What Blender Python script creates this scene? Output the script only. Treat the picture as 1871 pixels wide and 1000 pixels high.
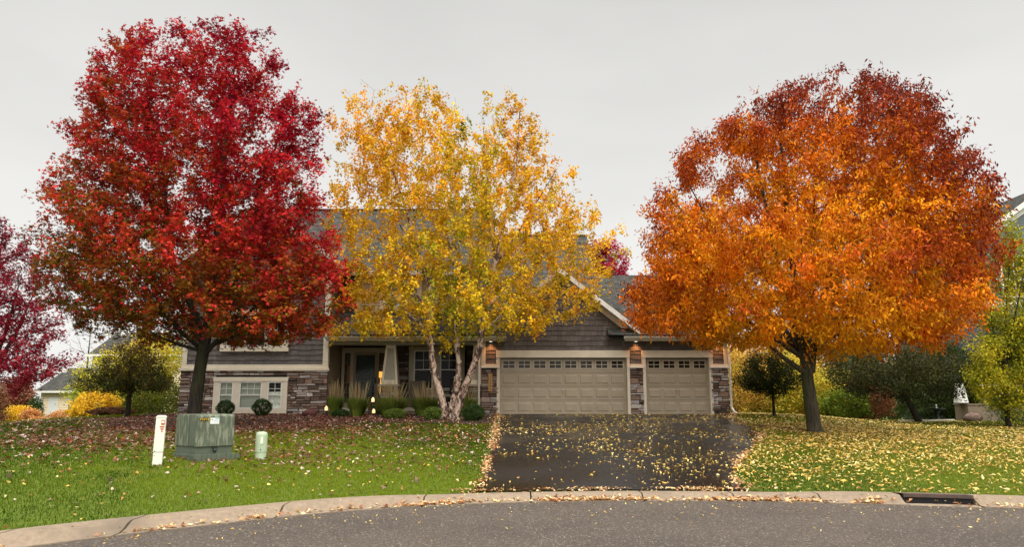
import bpy, math, random
import numpy as np
from mathutils import Vector, Matrix
for o in list(bpy.data.objects): bpy.data.objects.remove(o)
sc = bpy.context.scene
R = math.radians
random.seed(7); rng = np.random.default_rng(11)

# ---------------------------------------------------------------- camera
HC = 1.55; PITCH = math.atan(235/1351)
cd = bpy.data.cameras.new('camera'); cam = bpy.data.objects.new('camera', cd); sc.collection.objects.link(cam)
cam.location = (0, 0, HC); cam.rotation_euler = (math.pi/2 + PITCH, 0, 0)
cd.sensor_width = 36; cd.lens = 1351/1871*36; cd.clip_end = 4000; cd.clip_start = .05
sc.camera = cam
# ---------------------------------------------------------------- sky, sun, exposure
SUN_EL, SUN_AZ = 38, 160      # degrees; azimuth measured from +Y clockwise: behind the camera, to the right
w = bpy.data.worlds.new('World'); sc.world = w; w.use_nodes = True
nt = w.node_tree; N = nt.nodes; L = nt.links; N.clear()
out = N.new('ShaderNodeOutputWorld'); bgs = N.new('ShaderNodeBackground'); bgc = N.new('ShaderNodeBackground'); mx = N.new('ShaderNodeMixShader')
sky = N.new('ShaderNodeTexSky'); sky.sky_type = 'NISHITA'; sky.sun_disc = False
sky.sun_elevation = R(SUN_EL); sky.sun_rotation = R(SUN_AZ)
hs = N.new('ShaderNodeHueSaturation'); hs.inputs['Saturation'].default_value = .15
L.new(sky.outputs[0], hs.inputs['Color']); L.new(hs.outputs[0], bgs.inputs[0]); bgs.inputs[1].default_value = .10
tc = N.new('ShaderNodeTexCoord'); sx = N.new('ShaderNodeSeparateXYZ'); L.new(tc.outputs['Generated'], sx.inputs[0])
cr = N.new('ShaderNodeValToRGB'); L.new(sx.outputs['Z'], cr.inputs[0])
els = cr.color_ramp.elements
def g3(v, t=1.0): return (v*1.0, v*.992*t, v*.965*t, 1)
SKY = [(0.0, .98), (.10, .95), (.30, .83), (.50, .76), (.7, .90), (1.0, .95)]
els[0].position = 0; els[0].color = g3(SKY[0][1]); els[1].position = 1; els[1].color = g3(SKY[-1][1])
for p_, v_ in SKY[1:-1]:
    e = els.new(p_); e.color = g3(v_)
no = N.new('ShaderNodeTexNoise'); no.inputs['Scale'].default_value = 1.6; no.inputs['Detail'].default_value = 4
mp = N.new('ShaderNodeMapping'); mp.inputs['Scale'].default_value = (1, 1, 3.0); L.new(tc.outputs['Generated'], mp.inputs[0]); L.new(mp.outputs[0], no.inputs['Vector'])
mr = N.new('ShaderNodeMapRange'); mr.inputs[1].default_value = .3; mr.inputs[2].default_value = .7; mr.inputs[3].default_value = .90; mr.inputs[4].default_value = 1.07
L.new(no.outputs[0], mr.inputs[0])
ml = N.new('ShaderNodeVectorMath'); ml.operation = 'SCALE'; L.new(cr.outputs[0], ml.inputs[0]); L.new(mr.outputs[0], ml.inputs['Scale'])
# an overcast dome is brightest overhead: multiply by 1..3 above the part the photo shows
m2 = N.new('ShaderNodeMapRange'); m2.inputs[1].default_value = .52; m2.inputs[2].default_value = .95; m2.inputs[3].default_value = 1; m2.inputs[4].default_value = 3.2
L.new(sx.outputs['Z'], m2.inputs[0])
ml2 = N.new('ShaderNodeVectorMath'); ml2.operation = 'SCALE'; L.new(ml.outputs[0], ml2.inputs[0]); L.new(m2.outputs[0], ml2.inputs['Scale'])
# and the cloud is brighter on the sun's side, behind the camera
dp = N.new('ShaderNodeVectorMath'); dp.operation = 'DOT_PRODUCT'; L.new(tc.outputs['Generated'], dp.inputs[0])
dp.inputs[1].default_value = (math.sin(R(SUN_AZ))*math.cos(R(SUN_EL)), math.cos(R(SUN_AZ))*math.cos(R(SUN_EL)), math.sin(R(SUN_EL)))
m3 = N.new('ShaderNodeMapRange'); m3.inputs[1].default_value = .1; m3.inputs[2].default_value = 1; m3.inputs[3].default_value = 1; m3.inputs[4].default_value = 2.3; L.new(dp.outputs['Value'], m3.inputs[0])
ml3 = N.new('ShaderNodeVectorMath'); ml3.operation = 'SCALE'; L.new(ml2.outputs[0], ml3.inputs[0]); L.new(m3.outputs[0], ml3.inputs['Scale'])
L.new(ml3.outputs[0], bgc.inputs[0]); bgc.inputs[1].default_value = 1.0
mx.inputs[0].default_value = .93; L.new(bgs.outputs[0], mx.inputs[1]); L.new(bgc.outputs[0], mx.inputs[2]); L.new(mx.outputs[0], out.inputs[0])
sl = bpy.data.lights.new('sun', 'SUN'); sl.energy = 1.5; sl.angle = R(25); sl.color = (1, .95, .88)
so = bpy.data.objects.new('sun', sl); sc.collection.objects.link(so)
az = R(SUN_AZ); el = R(SUN_EL)
sd = Vector((math.sin(az)*math.cos(el), math.cos(az)*math.cos(el), math.sin(el)))
so.rotation_euler = sd.to_track_quat('Z', 'Y').to_euler(); so.location = (0, 0, 30)
sc.view_settings.view_transform = 'Standard'; sc.view_settings.look = 'None'; sc.view_settings.exposure = 0; sc.view_settings.gamma = 1
sc.render.engine = 'CYCLES'
sc.cycles.max_bounces = 6; sc.cycles.transparent_max_bounces = 12

# ---------------------------------------------------------------- helpers
def link(o, parent=None):
    sc.collection.objects.link(o)
    if parent is not None: o.parent = parent
    return o
def tag(o, label=None, cat=None, group=None, kind=None):
    if label: o['label'] = label
    if cat: o['category'] = cat
    if group: o['group'] = group
    if kind: o['kind'] = kind
    return o
def thing(name, label, cat, loc=(0, 0, 0), group=None, rz=0):
    o = bpy.data.objects.new(name, None); link(o); o.location = loc; o.rotation_euler = (0, 0, rz); o.empty_display_size = .2
    return tag(o, label, cat, group)

class MB:
    def __init__(s): s.v = []; s.f = []; s.c = []; s.uv = []
    def add(s, vs, fs, col=None, uv=None):
        b = len(s.v); s.v += [tuple(q) for q in vs]
        for f in fs: s.f.append(tuple(b+i for i in f)); s.c.append(col)
        if uv is not None: s.uv += uv
        elif s.uv is not None:
            for f in fs: s.uv += [(s.v[b+i][0]+s.v[b+i][1]*.7, s.v[b+i][2]) for i in f]
        return s
    def box(s, x0, x1, y0, y1, z0, z1, col=None):
        vs = [(x0,y0,z0),(x1,y0,z0),(x1,y1,z0),(x0,y1,z0),(x0,y0,z1),(x1,y0,z1),(x1,y1,z1),(x0,y1,z1)]
        return s.add(vs, [(0,3,2,1),(4,5,6,7),(0,1,5,4),(1,2,6,5),(2,3,7,6),(3,0,4,7)], col)
    def prism(s, poly, y0, y1, col=None):      # polygon in x,z extruded along y
        n = len(poly)
        vs = [(a, y0, b) for a, b in poly]+[(a, y1, b) for a, b in poly]
        return s.add(vs, [tuple(range(n)), tuple(range(2*n-1, n-1, -1))]+[(i, i+n, (i+1) % n+n, (i+1) % n) for i in range(n)], col)
    def prismx(s, poly, x0, x1, col=None):     # polygon in y,z extruded along x
        n = len(poly)
        vs = [(x0, a, b) for a, b in poly]+[(x1, a, b) for a, b in poly]
        return s.add(vs, [tuple(range(n-1, -1, -1)), tuple(range(n, 2*n))]+[((i+1) % n, (i+1) % n+n, i+n, i) for i in range(n)], col)
    def slab(s, poly, z0, z1, col=None):       # polygon in x,y extruded along z
        n = len(poly)
        vs = [(a, b, z0) for a, b in poly]+[(a, b, z1) for a, b in poly]
        return s.add(vs, [tuple(range(n-1, -1, -1)), tuple(range(n, 2*n))]+[(i, (i+1) % n, (i+1) % n+n, i+n) for i in range(n)], col)
    def tube(s, pts, rad, n=6, cap=True, col=None):
        pts = [Vector(p) for p in pts]; m = len(pts); vs = []
        ref = Vector((.13, .98, .11))
        for i, p in enumerate(pts):
            t = (pts[min(i+1, m-1)]-pts[max(i-1, 0)])
            if t.length < 1e-9: t = Vector((0, 0, 1))
            t.normalize(); a = t.cross(ref)
            if a.length < .05: a = t.cross(Vector((1, 0, 0)))
            a.normalize(); b = t.cross(a)
            for k in range(n):
                th = 2*math.pi*k/n; r = rad[i]
                vs.append(p+a*(math.cos(th)*r)+b*(math.sin(th)*r))
        fs = []
        for i in range(m-1):
            for k in range(n):
                k2 = (k+1) % n; fs.append((i*n+k, i*n+k2, (i+1)*n+k2, (i+1)*n+k))
        if cap: fs += [tuple(range(n-1, -1, -1)), tuple((m-1)*n+k for k in range(n))]
        return s.add(vs, fs, col)
    def lathe(s, cx, cy, prof, n=16, col=None):
        return s.tube([(cx, cy, z) for r, z in prof], [r for r, z in prof], n, True, col)
    def build(s, name, mat, parent=None, smooth=False, bevel=0):
        me = bpy.data.meshes.new(name); me.from_pydata(s.v, [], s.f); me.update()
        if len(s.uv) == len(me.loops):
            ul = me.uv_layers.new(name='UVMap'); ul.data.foreach_set('uv', np.array(s.uv, dtype=np.float32).ravel())
        if any(c is not None for c in s.c):
            at = me.color_attributes.new('tint', 'FLOAT_COLOR', 'CORNER')
            arr = []
            for f, c in zip(s.f, s.c):
                c = c or (.5, .5, .5); arr += [c[0], c[1], c[2], 1]*len(f)
            at.data.foreach_set('color', np.array(arr, dtype=np.float32))
        me.materials.append(mat)
        if smooth: me.polygons.foreach_set('use_smooth', [True]*len(me.polygons))
        o = bpy.data.objects.new(name, me); link(o, parent)
        if bevel:
            b = o.modifiers.new('bevel', 'BEVEL'); b.width = bevel; b.segments = 2; b.limit_method = 'ANGLE'
        return o

# ---------------------------------------------------------------- materials
def mat(name, col=(.5, .5, .5), rough=.7, noise=None, amt=.25, bump=0, bscale=None, spec=.3, attr=False, metal=0, coat=0, stain=None, mapscale=(1,1,1)):
    m = bpy.data.materials.new(name); m.use_nodes = True; n = m.node_tree.nodes; l = m.node_tree.links
    b = n['Principled BSDF']; b.inputs['Roughness'].default_value = rough; b.inputs['Specular IOR Level'].default_value = spec; b.inputs['Metallic'].default_value = metal
    b.inputs['Coat Weight'].default_value = coat
    if attr:
        a = n.new('ShaderNodeAttribute'); a.attribute_name = 'tint'; src = a.outputs['Color']
    else:
        a = n.new('ShaderNodeRGB'); a.outputs[0].default_value = (*col, 1); src = a.outputs[0]
    t = n.new('ShaderNodeTexCoord'); mpn = n.new('ShaderNodeMapping'); mpn.inputs['Scale'].default_value = mapscale; l.new(t.outputs['Object'], mpn.inputs[0])
    if noise:
        x = n.new('ShaderNodeTexNoise'); x.inputs['Scale'].default_value = noise; x.inputs['Detail'].default_value = 6; x.inputs['Roughness'].default_value = .65; l.new(mpn.outputs[0], x.inputs['Vector'])
        r_ = n.new('ShaderNodeMapRange'); r_.inputs[1].default_value = .3; r_.inputs[2].default_value = .7; r_.inputs[3].default_value = 1-amt; r_.inputs[4].default_value = 1+amt
        l.new(x.outputs[0], r_.inputs[0]); v = n.new('ShaderNodeVectorMath'); v.operation = 'SCALE'; l.new(src, v.inputs[0]); l.new(r_.outputs[0], v.inputs['Scale']); src = v.outputs[0]
    if stain:
        x2 = n.new('ShaderNodeTexNoise'); x2.inputs['Scale'].default_value = stain[0]; x2.inputs['Detail'].default_value = 5; l.new(mpn.outputs[0], x2.inputs['Vector'])
        r2 = n.new('ShaderNodeMapRange'); r2.inputs[1].default_value = stain[2]; r2.inputs[2].default_value = stain[2]+.15; l.new(x2.outputs[0], r2.inputs[0])
        mm = n.new('ShaderNodeMix'); mm.data_type = 'RGBA'; l.new(r2.outputs[0], mm.inputs[0]); l.new(src, mm.inputs[6]); mm.inputs[7].default_value = (*stain[1], 1); src = mm.outputs[2]
    l.new(src, b.inputs['Base Color'])
    if bump:
        x = n.new('ShaderNodeTexNoise'); x.inputs['Scale'].default_value = bscale or 40; x.inputs['Detail'].default_value = 5; l.new(mpn.outputs[0], x.inputs['Vector'])
        bp = n.new('ShaderNodeBump'); bp.inputs['Strength'].default_value = bump; bp.inputs['Distance'].default_value = .02; l.new(x.outputs[0], bp.inputs['Height']); l.new(bp.outputs[0], b.inputs['Normal'])
    return m
def leafmat(name, trans=.28, rough=.55, spec=.10):
    m = bpy.data.materials.new(name); m.use_nodes = True; n = m.node_tree.nodes; l = m.node_tree.links
    b = n['Principled BSDF']; b.inputs['Roughness'].default_value = rough; b.inputs['Specular IOR Level'].default_value = spec
    a = n.new('ShaderNodeAttribute'); a.attribute_name = 'tint'; l.new(a.outputs['Color'], b.inputs['Base Color'])
    tr = n.new('ShaderNodeBsdfTranslucent'); l.new(a.outputs['Color'], tr.inputs[0]); ms = n.new('ShaderNodeMixShader'); ms.inputs[0].default_value = trans
    l.new(b.outputs[0], ms.inputs[1]); l.new(tr.outputs[0], ms.inputs[2]); l.new(ms.outputs[0], n['Material Output'].inputs[0])
    return m
def emit(name, col, s):
    m = bpy.data.materials.new(name); m.use_nodes = True; b = m.node_tree.nodes['Principled BSDF']
    b.inputs['Base Color'].default_value = (*col, 1); b.inputs['Emission Color'].default_value = (*col, 1); b.inputs['Emission Strength'].default_value = s; return m
def glass(name, tint=(.9, .92, .9), refl=.035):
    m = bpy.data.materials.new(name); m.use_nodes = True; n = m.node_tree.nodes; l = m.node_tree.links; n.remove(n['Principled BSDF'])
    t = n.new('ShaderNodeBsdfTransparent'); t.inputs[0].default_value = (*tint, 1); g = n.new('ShaderNodeBsdfGlossy'); g.inputs['Roughness'].default_value = .03
    f = n.new('ShaderNodeFresnel'); f.inputs[0].default_value = 1.5; ad = n.new('ShaderNodeMath'); ad.operation = 'ADD'; ad.inputs[1].default_value = refl-.04; ad.operation = 'MULTIPLY'; ad.inputs[1].default_value = .15; l.new(f.outputs[0], ad.inputs[0])
    ms = n.new('ShaderNodeMixShader'); l.new(ad.outputs[0], ms.inputs[0]); l.new(t.outputs[0], ms.inputs[1]); l.new(g.outputs[0], ms.inputs[2]); l.new(ms.outputs[0], n['Material Output'].inputs[0]); return m
def shingle(name, c1, c2):
    m = bpy.data.materials.new(name); m.use_nodes = True; n = m.node_tree.nodes; l = m.node_tree.links; b = n['Principled BSDF']; b.inputs['Roughness'].default_value = .95; b.inputs['Specular IOR Level'].default_value = .08
    u = n.new('ShaderNodeTexCoord'); br = n.new('ShaderNodeTexBrick'); l.new(u.outputs['UV'], br.inputs['Vector'])
    br.inputs['Scale'].default_value = 1; br.inputs['Brick Width'].default_value = .27; br.inputs['Row Height'].default_value = .145; br.inputs['Mortar Size'].default_value = .008
    br.inputs['Color1'].default_value = (*c1, 1); br.inputs['Color2'].default_value = (*c2, 1); br.inputs['Mortar'].default_value = (c1[0]*.35, c1[1]*.35, c1[2]*.35, 1); br.offset = .37; br.inputs['Bias'].default_value = 0
    no = n.new('ShaderNodeTexNoise'); no.inputs['Scale'].default_value = 3; no.inputs['Detail'].default_value = 8; l.new(u.outputs['UV'], no.inputs['Vector'])
    r_ = n.new('ShaderNodeMapRange'); r_.inputs[1].default_value = .3; r_.inputs[2].default_value = .7; r_.inputs[3].default_value = .72; r_.inputs[4].default_value = 1.25; l.new(no.outputs[0], r_.inputs[0])
    v = n.new('ShaderNodeVectorMath'); v.operation = 'SCALE'; l.new(br.outputs[0], v.inputs[0]); l.new(r_.outputs[0], v.inputs['Scale']); l.new(v.outputs[0], b.inputs['Base Color'])
    bp = n.new('ShaderNodeBump'); bp.inputs['Strength'].default_value = .6; bp.inputs['Distance'].default_value = .02; bp.invert = True; l.new(br.outputs['Fac'], bp.inputs['Height']); l.new(bp.outputs[0], b.inputs['Normal'])
    return m
def lapmat(name, col, pitch=.12):
    m = bpy.data.materials.new(name); m.use_nodes = True; n = m.node_tree.nodes; l = m.node_tree.links; b = n['Principled BSDF']; b.inputs['Roughness'].default_value = .6
    u = n.new('ShaderNodeTexCoord'); s_ = n.new('ShaderNodeSeparateXYZ'); l.new(u.outputs['Object'], s_.inputs[0])
    a = n.new('ShaderNodeMath'); a.operation = 'DIVIDE'; l.new(s_.outputs['Z'], a.inputs[0]); a.inputs[1].default_value = pitch
    f = n.new('ShaderNodeMath'); f.operation = 'FRACT'; l.new(a.outputs[0], f.inputs[0])
    lt = n.new('ShaderNodeMath'); lt.operation = 'LESS_THAN'; l.new(f.outputs[0], lt.inputs[0]); lt.inputs[1].default_value = .1
    mm = n.new('ShaderNodeMix'); mm.data_type = 'RGBA'; l.new(lt.outputs[0], mm.inputs[0]); mm.inputs[6].default_value = (*col, 1); mm.inputs[7].default_value = (col[0]*.45, col[1]*.45, col[2]*.45, 1); l.new(mm.outputs[2], b.inputs['Base Color'])
    bp = n.new('ShaderNodeBump'); bp.inputs['Strength'].default_value = .8; bp.inputs['Distance'].default_value = .02; bp.invert = True; l.new(f.outputs[0], bp.inputs['Height']); l.new(bp.outputs[0], b.inputs['Normal'])
    return m

M = dict(
  trim=mat('cream_trim', (.66, .58, .45), .5, 3, .08, .1, 60, stain=None),
  white=mat('white_trim', (.68, .66, .60), .45, 4, .06),
  gutter=mat('gutter_metal', (.55, .52, .45), .4, 3, .06),
  column=mat('column_paint', (.34, .31, .24), .55, 5, .08),
  shake=mat('shake_siding', rough=.8, noise=30, amt=.18, bump=.25, bscale=50, attr=True, mapscale=(1, 1, .15)),
  stone=mat('ledge_stone', rough=.85, noise=16, amt=.35, bump=.7, bscale=30, attr=True, mapscale=(.6, 1, 1.6)),
  mortar=mat('stone_backing', (.035, .03, .026), .95, 20, .3),
  lap=lapmat('tan_lap_siding', (.27, .20, .125)),
  lapwall=lapmat('brown_lap_siding', (.17, .135, .11), .15),
  lapdorm=lapmat('beige_lap_siding', (.42, .34, .22), .11),
  door=mat('garage_door_paint', (.35, .29, .205), .45, 2.5, .09, .06, 90, stain=(1.6, (.30, .245, .17), .60)),
  doorw=mat('garage_window_frame', (.46, .40, .30), .45),
  roof=shingle('grey_shingle', (.042, .042, .037), (.078, .076, .067)),
  dark=mat('dark_interior', (.02, .018, .016), .9),
  room=mat('dim_room', (.10, .075, .05), .9, 5, .3),
  glass=glass('window_glass'),
  garglass=mat('garage_window_glass', (.03, .022, .015), .08, spec=.18, noise=2.5, amt=.8),
  bronze=mat('storm_door_frame', (.24, .19, .13), .5),
  entry=mat('entry_frame', (.42, .35, .24), .55, 4, .08),
  blind=mat('window_blind', (.40, .42, .33), .6, 2, .08),
  lace=mat('lace_curtain', (.62, .64, .56), .8, 14, .55),
  conc=mat('concrete', (.225, .168, .115), .85, 14, .2, .3, 90, stain=(.9, (.15, .115, .08), .56)),
  slab=mat('porch_slab', (.36, .32, .24), .85, 8, .15, .2, 60),
  bark=mat('grey_bark', (.045, .037, .024), .95, 20, .85, 1.0, 26, mapscale=(1, 1, .14), stain=(3, (.038, .05, .012), .5)),
  darkbark=mat('dark_bark', (.024, .019, .013), .95, 20, .8, 1.0, 26, mapscale=(1, 1, .16), stain=(4, (.035, .040, .012), .55)),
  leaf=leafmat('autumn_leaf'), grassm=leafmat('grass_blade', .25, .8, .03), needle=leafmat('shrub_leaf', .15, .6, .2),
  litter=leafmat('dry_leaf', .15, .6, .3),
  green=mat('utility_green', (.092, .108, .072), .55, 16, .45, .15, 60, mapscale=(1, 1, .22), stain=(16, (.19, .20, .135), .50)),
  greenplain=mat('utility_green_plain', (.088, .105, .074), .45, 6, .12),
  greenlight=mat('pedestal_green', (.36, .43, .29), .5, 5, .1),
  pedwhite=mat('pedestal_white', (.66, .68, .56), .5, 7, .07, stain=(12, (.40, .38, .28), .62)),
  black=mat('black_paint', (.012, .012, .012), .5), yellow=mat('yellow_letter', (.72, .46, .02), .5),
  label=mat('label_paper', (.66, .68, .66), .5), blue=mat('label_blue', (.25, .48, .58), .5), red=mat('sticker_red', (.45, .07, .03), .5),
  wood=mat('weathered_wood', (.07, .035, .02), .8, 12, .4, .3), gold=mat('plaque_wood', (.48, .27, .08), .55, 18, .2),
  wicker=mat('wicker', (.16, .125, .09), .8, 60, .4, .5, 90), blackmetal=mat('black_metal', (.02, .02, .02), .4),
  rust=mat('rusty_iron', (.075, .05, .04), .7, 12, .3), boulder=mat('red_boulder', (.10, .035, .03), .9, 8, .4, .8, 12),
  cream=lapmat('cream_lap_siding', (.74, .62, .42), .16), bluegrey=lapmat('blue_grey_lap_siding', (.085, .105, .11), .15),
  darkstonem=mat('neighbour_stone', (.12, .09, .07), .9, 8, .5, .6, 14, mapscale=(.5, 1, 2.5)),
  whitedoor=mat('white_door', (.62, .64, .62), .5),
  warm=emit('warm_lamp', (1, .62, .22), 4), lens=emit('soffit_lens', (1, .85, .62), 3.0), shade=emit('lamp_shade_glow', (1, .50, .08), 1.15), lantern=emit('lantern_glow', (1, .74, .34), 1.0),
)

# birch bark: pale peeling bark with dark curls
def birchbark():
    m = bpy.data.materials.new('birch_bark'); m.use_nodes = True; n = m.node_tree.nodes; l = m.node_tree.links; b = n['Principled BSDF']; b.inputs['Roughness'].default_value = .8
    t = n.new('ShaderNodeTexCoord'); mpn = n.new('ShaderNodeMapping'); mpn.inputs['Scale'].default_value = (5, 5, 3.2); l.new(t.outputs['Object'], mpn.inputs[0])
    x = n.new('ShaderNodeTexNoise'); x.inputs['Scale'].default_value = 1.3; x.inputs['Detail'].default_value = 7; x.inputs['Roughness'].default_value = .7; x.inputs['Distortion'].default_value = .8; l.new(mpn.outputs[0], x.inputs['Vector'])
    c = n.new('ShaderNodeValToRGB'); l.new(x.outputs[0], c.inputs[0]); e = c.color_ramp.elements
    e[0].position = .42; e[0].color = (.035, .02, .014, 1); e[1].position = .63; e[1].color = (.56, .44, .34, 1)
    q = e.new(.48); q.color = (.17, .095, .065, 1); q = e.new(.53); q.color = (.50, .36, .27, 1)
    l.new(c.outputs[0], b.inputs['Base Color']); bp = n.new('ShaderNodeBump'); bp.inputs['Strength'].default_value = 1; bp.inputs['Distance'].default_value = .03; l.new(x.outputs[0], bp.inputs['Height']); l.new(bp.outputs[0], b.inputs['Normal'])
    return m
M['birch'] = birchbark()
def asphalt(name, c, agg, rough, wet=False, crack=.0035, spk=False):
    m = bpy.data.materials.new(name); m.use_nodes = True; n = m.node_tree.nodes; l = m.node_tree.links; b = n['Principled BSDF']; b.inputs['Roughness'].default_value = rough; b.inputs['Specular IOR Level'].default_value = .35
    t = n.new('ShaderNodeTexCoord'); x = n.new('ShaderNodeTexNoise'); x.inputs['Scale'].default_value = 70; x.inputs['Detail'].default_value = 4; x.inputs['Roughness'].default_value = .8; l.new(t.outputs['Object'], x.inputs['Vector'])
    cr = n.new('ShaderNodeValToRGB'); l.new(x.outputs[0], cr.inputs[0]); e = cr.color_ramp.elements; e[0].position = .35; e[0].color = (c[0]*.5, c[1]*.5, c[2]*.5, 1); e[1].position = .68; e[1].color = (c[0]*agg, c[1]*agg, c[2]*agg, 1); q = e.new(.52); q.color = (*c, 1)
    y = n.new('ShaderNodeTexNoise'); y.inputs['Scale'].default_value = .45; y.inputs['Detail'].default_value = 7; l.new(t.outputs['Object'], y.inputs['Vector'])
    r_ = n.new('ShaderNodeMapRange'); r_.inputs[1].default_value = .3; r_.inputs[2].default_value = .7; r_.inputs[3].default_value = .8; r_.inputs[4].default_value = 1.2; l.new(y.outputs[0], r_.inputs[0])
    v = n.new('ShaderNodeVectorMath'); v.operation = 'SCALE'; l.new(cr.outputs[0], v.inputs[0]); l.new(r_.outputs[0], v.inputs['Scale'])
    src = v.outputs[0]
    # thin wandering cracks
    vo = n.new('ShaderNodeTexVoronoi'); vo.feature = 'DISTANCE_TO_EDGE'; vo.inputs['Scale'].default_value = .33
    dn = n.new('ShaderNodeTexNoise'); dn.inputs['Scale'].default_value = 2.2; dn.inputs['Detail'].default_value = 5; l.new(t.outputs['Object'], dn.inputs['Vector'])
    dm = n.new('ShaderNodeMix'); dm.data_type = 'VECTOR'; dm.inputs[0].default_value = .28; l.new(t.outputs['Object'], dm.inputs[4]); l.new(dn.outputs['Color'], dm.inputs[5]); l.new(dm.outputs[1], vo.inputs['Vector'])
    lt = n.new('ShaderNodeMath'); lt.operation = 'LESS_THAN'; l.new(vo.outputs['Distance'], lt.inputs[0]); lt.inputs[1].default_value = crack
    mm = n.new('ShaderNodeMix'); mm.data_type = 'RGBA'; l.new(lt.outputs[0], mm.inputs[0]); l.new(src, mm.inputs[6]); mm.inputs[7].default_value = (c[0]*.35, c[1]*.35, c[2]*.35, 1); l.new(mm.outputs[2], b.inputs['Base Color'])
    if spk:
        vv = n.new('ShaderNodeTexVoronoi'); vv.inputs['Scale'].default_value = 62; l.new(t.outputs['Object'], vv.inputs['Vector'])
        bw = n.new('ShaderNodeSeparateColor'); l.new(vv.outputs['Color'], bw.inputs[0])
        rm = n.new('ShaderNodeMapRange'); rm.inputs[3].default_value = .45; rm.inputs[4].default_value = 1.35; l.new(bw.outputs[0], rm.inputs[0])
        g2 = n.new('ShaderNodeMath'); g2.operation = 'GREATER_THAN'; g2.inputs[1].default_value = .965; l.new(bw.outputs[1], g2.inputs[0])
        sv = n.new('ShaderNodeVectorMath'); sv.operation = 'SCALE'; l.new(mm.outputs[2], sv.inputs[0]); l.new(rm.outputs[0], sv.inputs['Scale'])
        m4 = n.new('ShaderNodeMix'); m4.data_type = 'RGBA'; l.new(g2.outputs[0], m4.inputs[0]); l.new(sv.outputs[0], m4.inputs[6]); m4.inputs[7].default_value = (.24, .205, .17, 1); l.new(m4.outputs[2], b.inputs['Base Color'])
    bp = n.new('ShaderNodeBump'); bp.inputs['Strength'].default_value = .5; bp.inputs['Distance'].default_value = .01; l.new(x.outputs[0], bp.inputs['Height']); l.new(bp.outputs[0], b.inputs['Normal'])
    if wet:
        z = n.new('ShaderNodeMapRange'); z.inputs[1].default_value = .4; z.inputs[2].default_value = .6; z.inputs[3].default_value = .17; z.inputs[4].default_value = .42; b.inputs['Specular IOR Level'].default_value = .27; l.new(y.outputs[0], z.inputs[0]); l.new(z.outputs[0], b.inputs['Roughness']); bp.inputs['Strength'].default_value = .18
    return m
M['road'] = asphalt('road_asphalt', (.066, .051, .039), 2.6, .85, crack=0, spk=True)
M['drive'] = asphalt('driveway_asphalt', (.0065, .006, .006), 1.7, .5, True, .0016)
def lawnmat():
    m = bpy.data.materials.new('lawn_soil'); m.use_nodes = True; n = m.node_tree.nodes; l = m.node_tree.links; b = n['Principled BSDF']; b.inputs['Roughness'].default_value = .95; b.inputs['Specular IOR Level'].default_value = .1
    t = n.new('ShaderNodeTexCoord'); x = n.new('ShaderNodeTexNoise'); x.inputs['Scale'].default_value = 60; x.inputs['Detail'].default_value = 5; l.new(t.outputs['Object'], x.inputs['Vector'])
    cr = n.new('ShaderNodeValToRGB'); l.new(x.outputs[0], cr.inputs[0]); e = cr.color_ramp.elements; e[0].position = .35; e[0].color = (.025, .04, .006, 1); e[1].position = .7; e[1].color = (.14, .19, .02, 1)
    l.new(cr.outputs[0], b.inputs['Base Color']); return m
M['lawn'] = lawnmat()
M['mulch'] = mat('mulch', (.045, .026, .018), .95, 35, .6, 1.0, 40)

# ---------------------------------------------------------------- ground heights
LIPX = [-60, -30, -14, -9, -6.6, -5.30, -4.95, -4.06, -3.38, -2.5, -.55, 1.69, 3.82, 6.16, 7.55, 10, 15, 25, 60]
LIPY = [-40, -14, -1.5, 3.6, 6.6, 8.30, 8.72, 9.62, 10.25, 11.0, 11.85, 12.15, 12.06, 11.65, 11.30, 10.5, 8.6, 4, -12]
_lx = np.linspace(-60, 60, 2401); _ly = np.interp(_lx, LIPX, LIPY)
_k = np.exp(-np.linspace(-2, 2, 41)**2); _k /= _k.sum(); _ly = np.convolve(np.pad(_ly, 20, mode='edge'), _k, mode='valid')
def lip(x): return np.interp(x, _lx, _ly)
CW = .62   # width of the rolled kerb, measured along y
def back(x):
    s = np.gradient(_ly, _lx); return lip(x)+CW*np.sqrt(1+np.interp(x, _lx, s)**2)*.93
def sstep(a, b, x):
    t = np.clip((x-a)/(b-a), 0, 1); return t*t*(3-2*t)
def gh(x, y):
    x = np.asarray(x, dtype=float); y = np.asarray(y, dtype=float)
    yb = back(x); A = 1.0-.42*sstep(-13, -22, x)-.30*sstep(9.5, 15, x)
    t = np.clip((y-yb)/(27.2-yb), 0, 1)
    h = .10+A*t**.85*.98
    h = h*(1-sstep(31, 56, y)*sstep(6, 9, np.abs(x+2))) + 0*x
    h += .03*np.sin(x*.7+1)*np.sin(y*.5)*np.clip((y-yb)/4, 0, 1)*(y < 26)
    h -= 1.2*sstep(80, 200, y)
    return h
def g1(x, y): return float(gh(x, y))
CP, SP = math.cos(PITCH), math.sin(PITCH)
def gp(px, py):          # ground point seen at a photo pixel: only used to read off real positions on the ground
    v = 500-py; yy = 1351*CP-v*SP; zz = 1351*SP+v*CP; X = (px-935.5)
    t = 5/yy
    while t*yy < 200:
        if HC+zz*t < g1(X*t, yy*t): break
        t += .05/yy
    return X*t, yy*t

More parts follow.
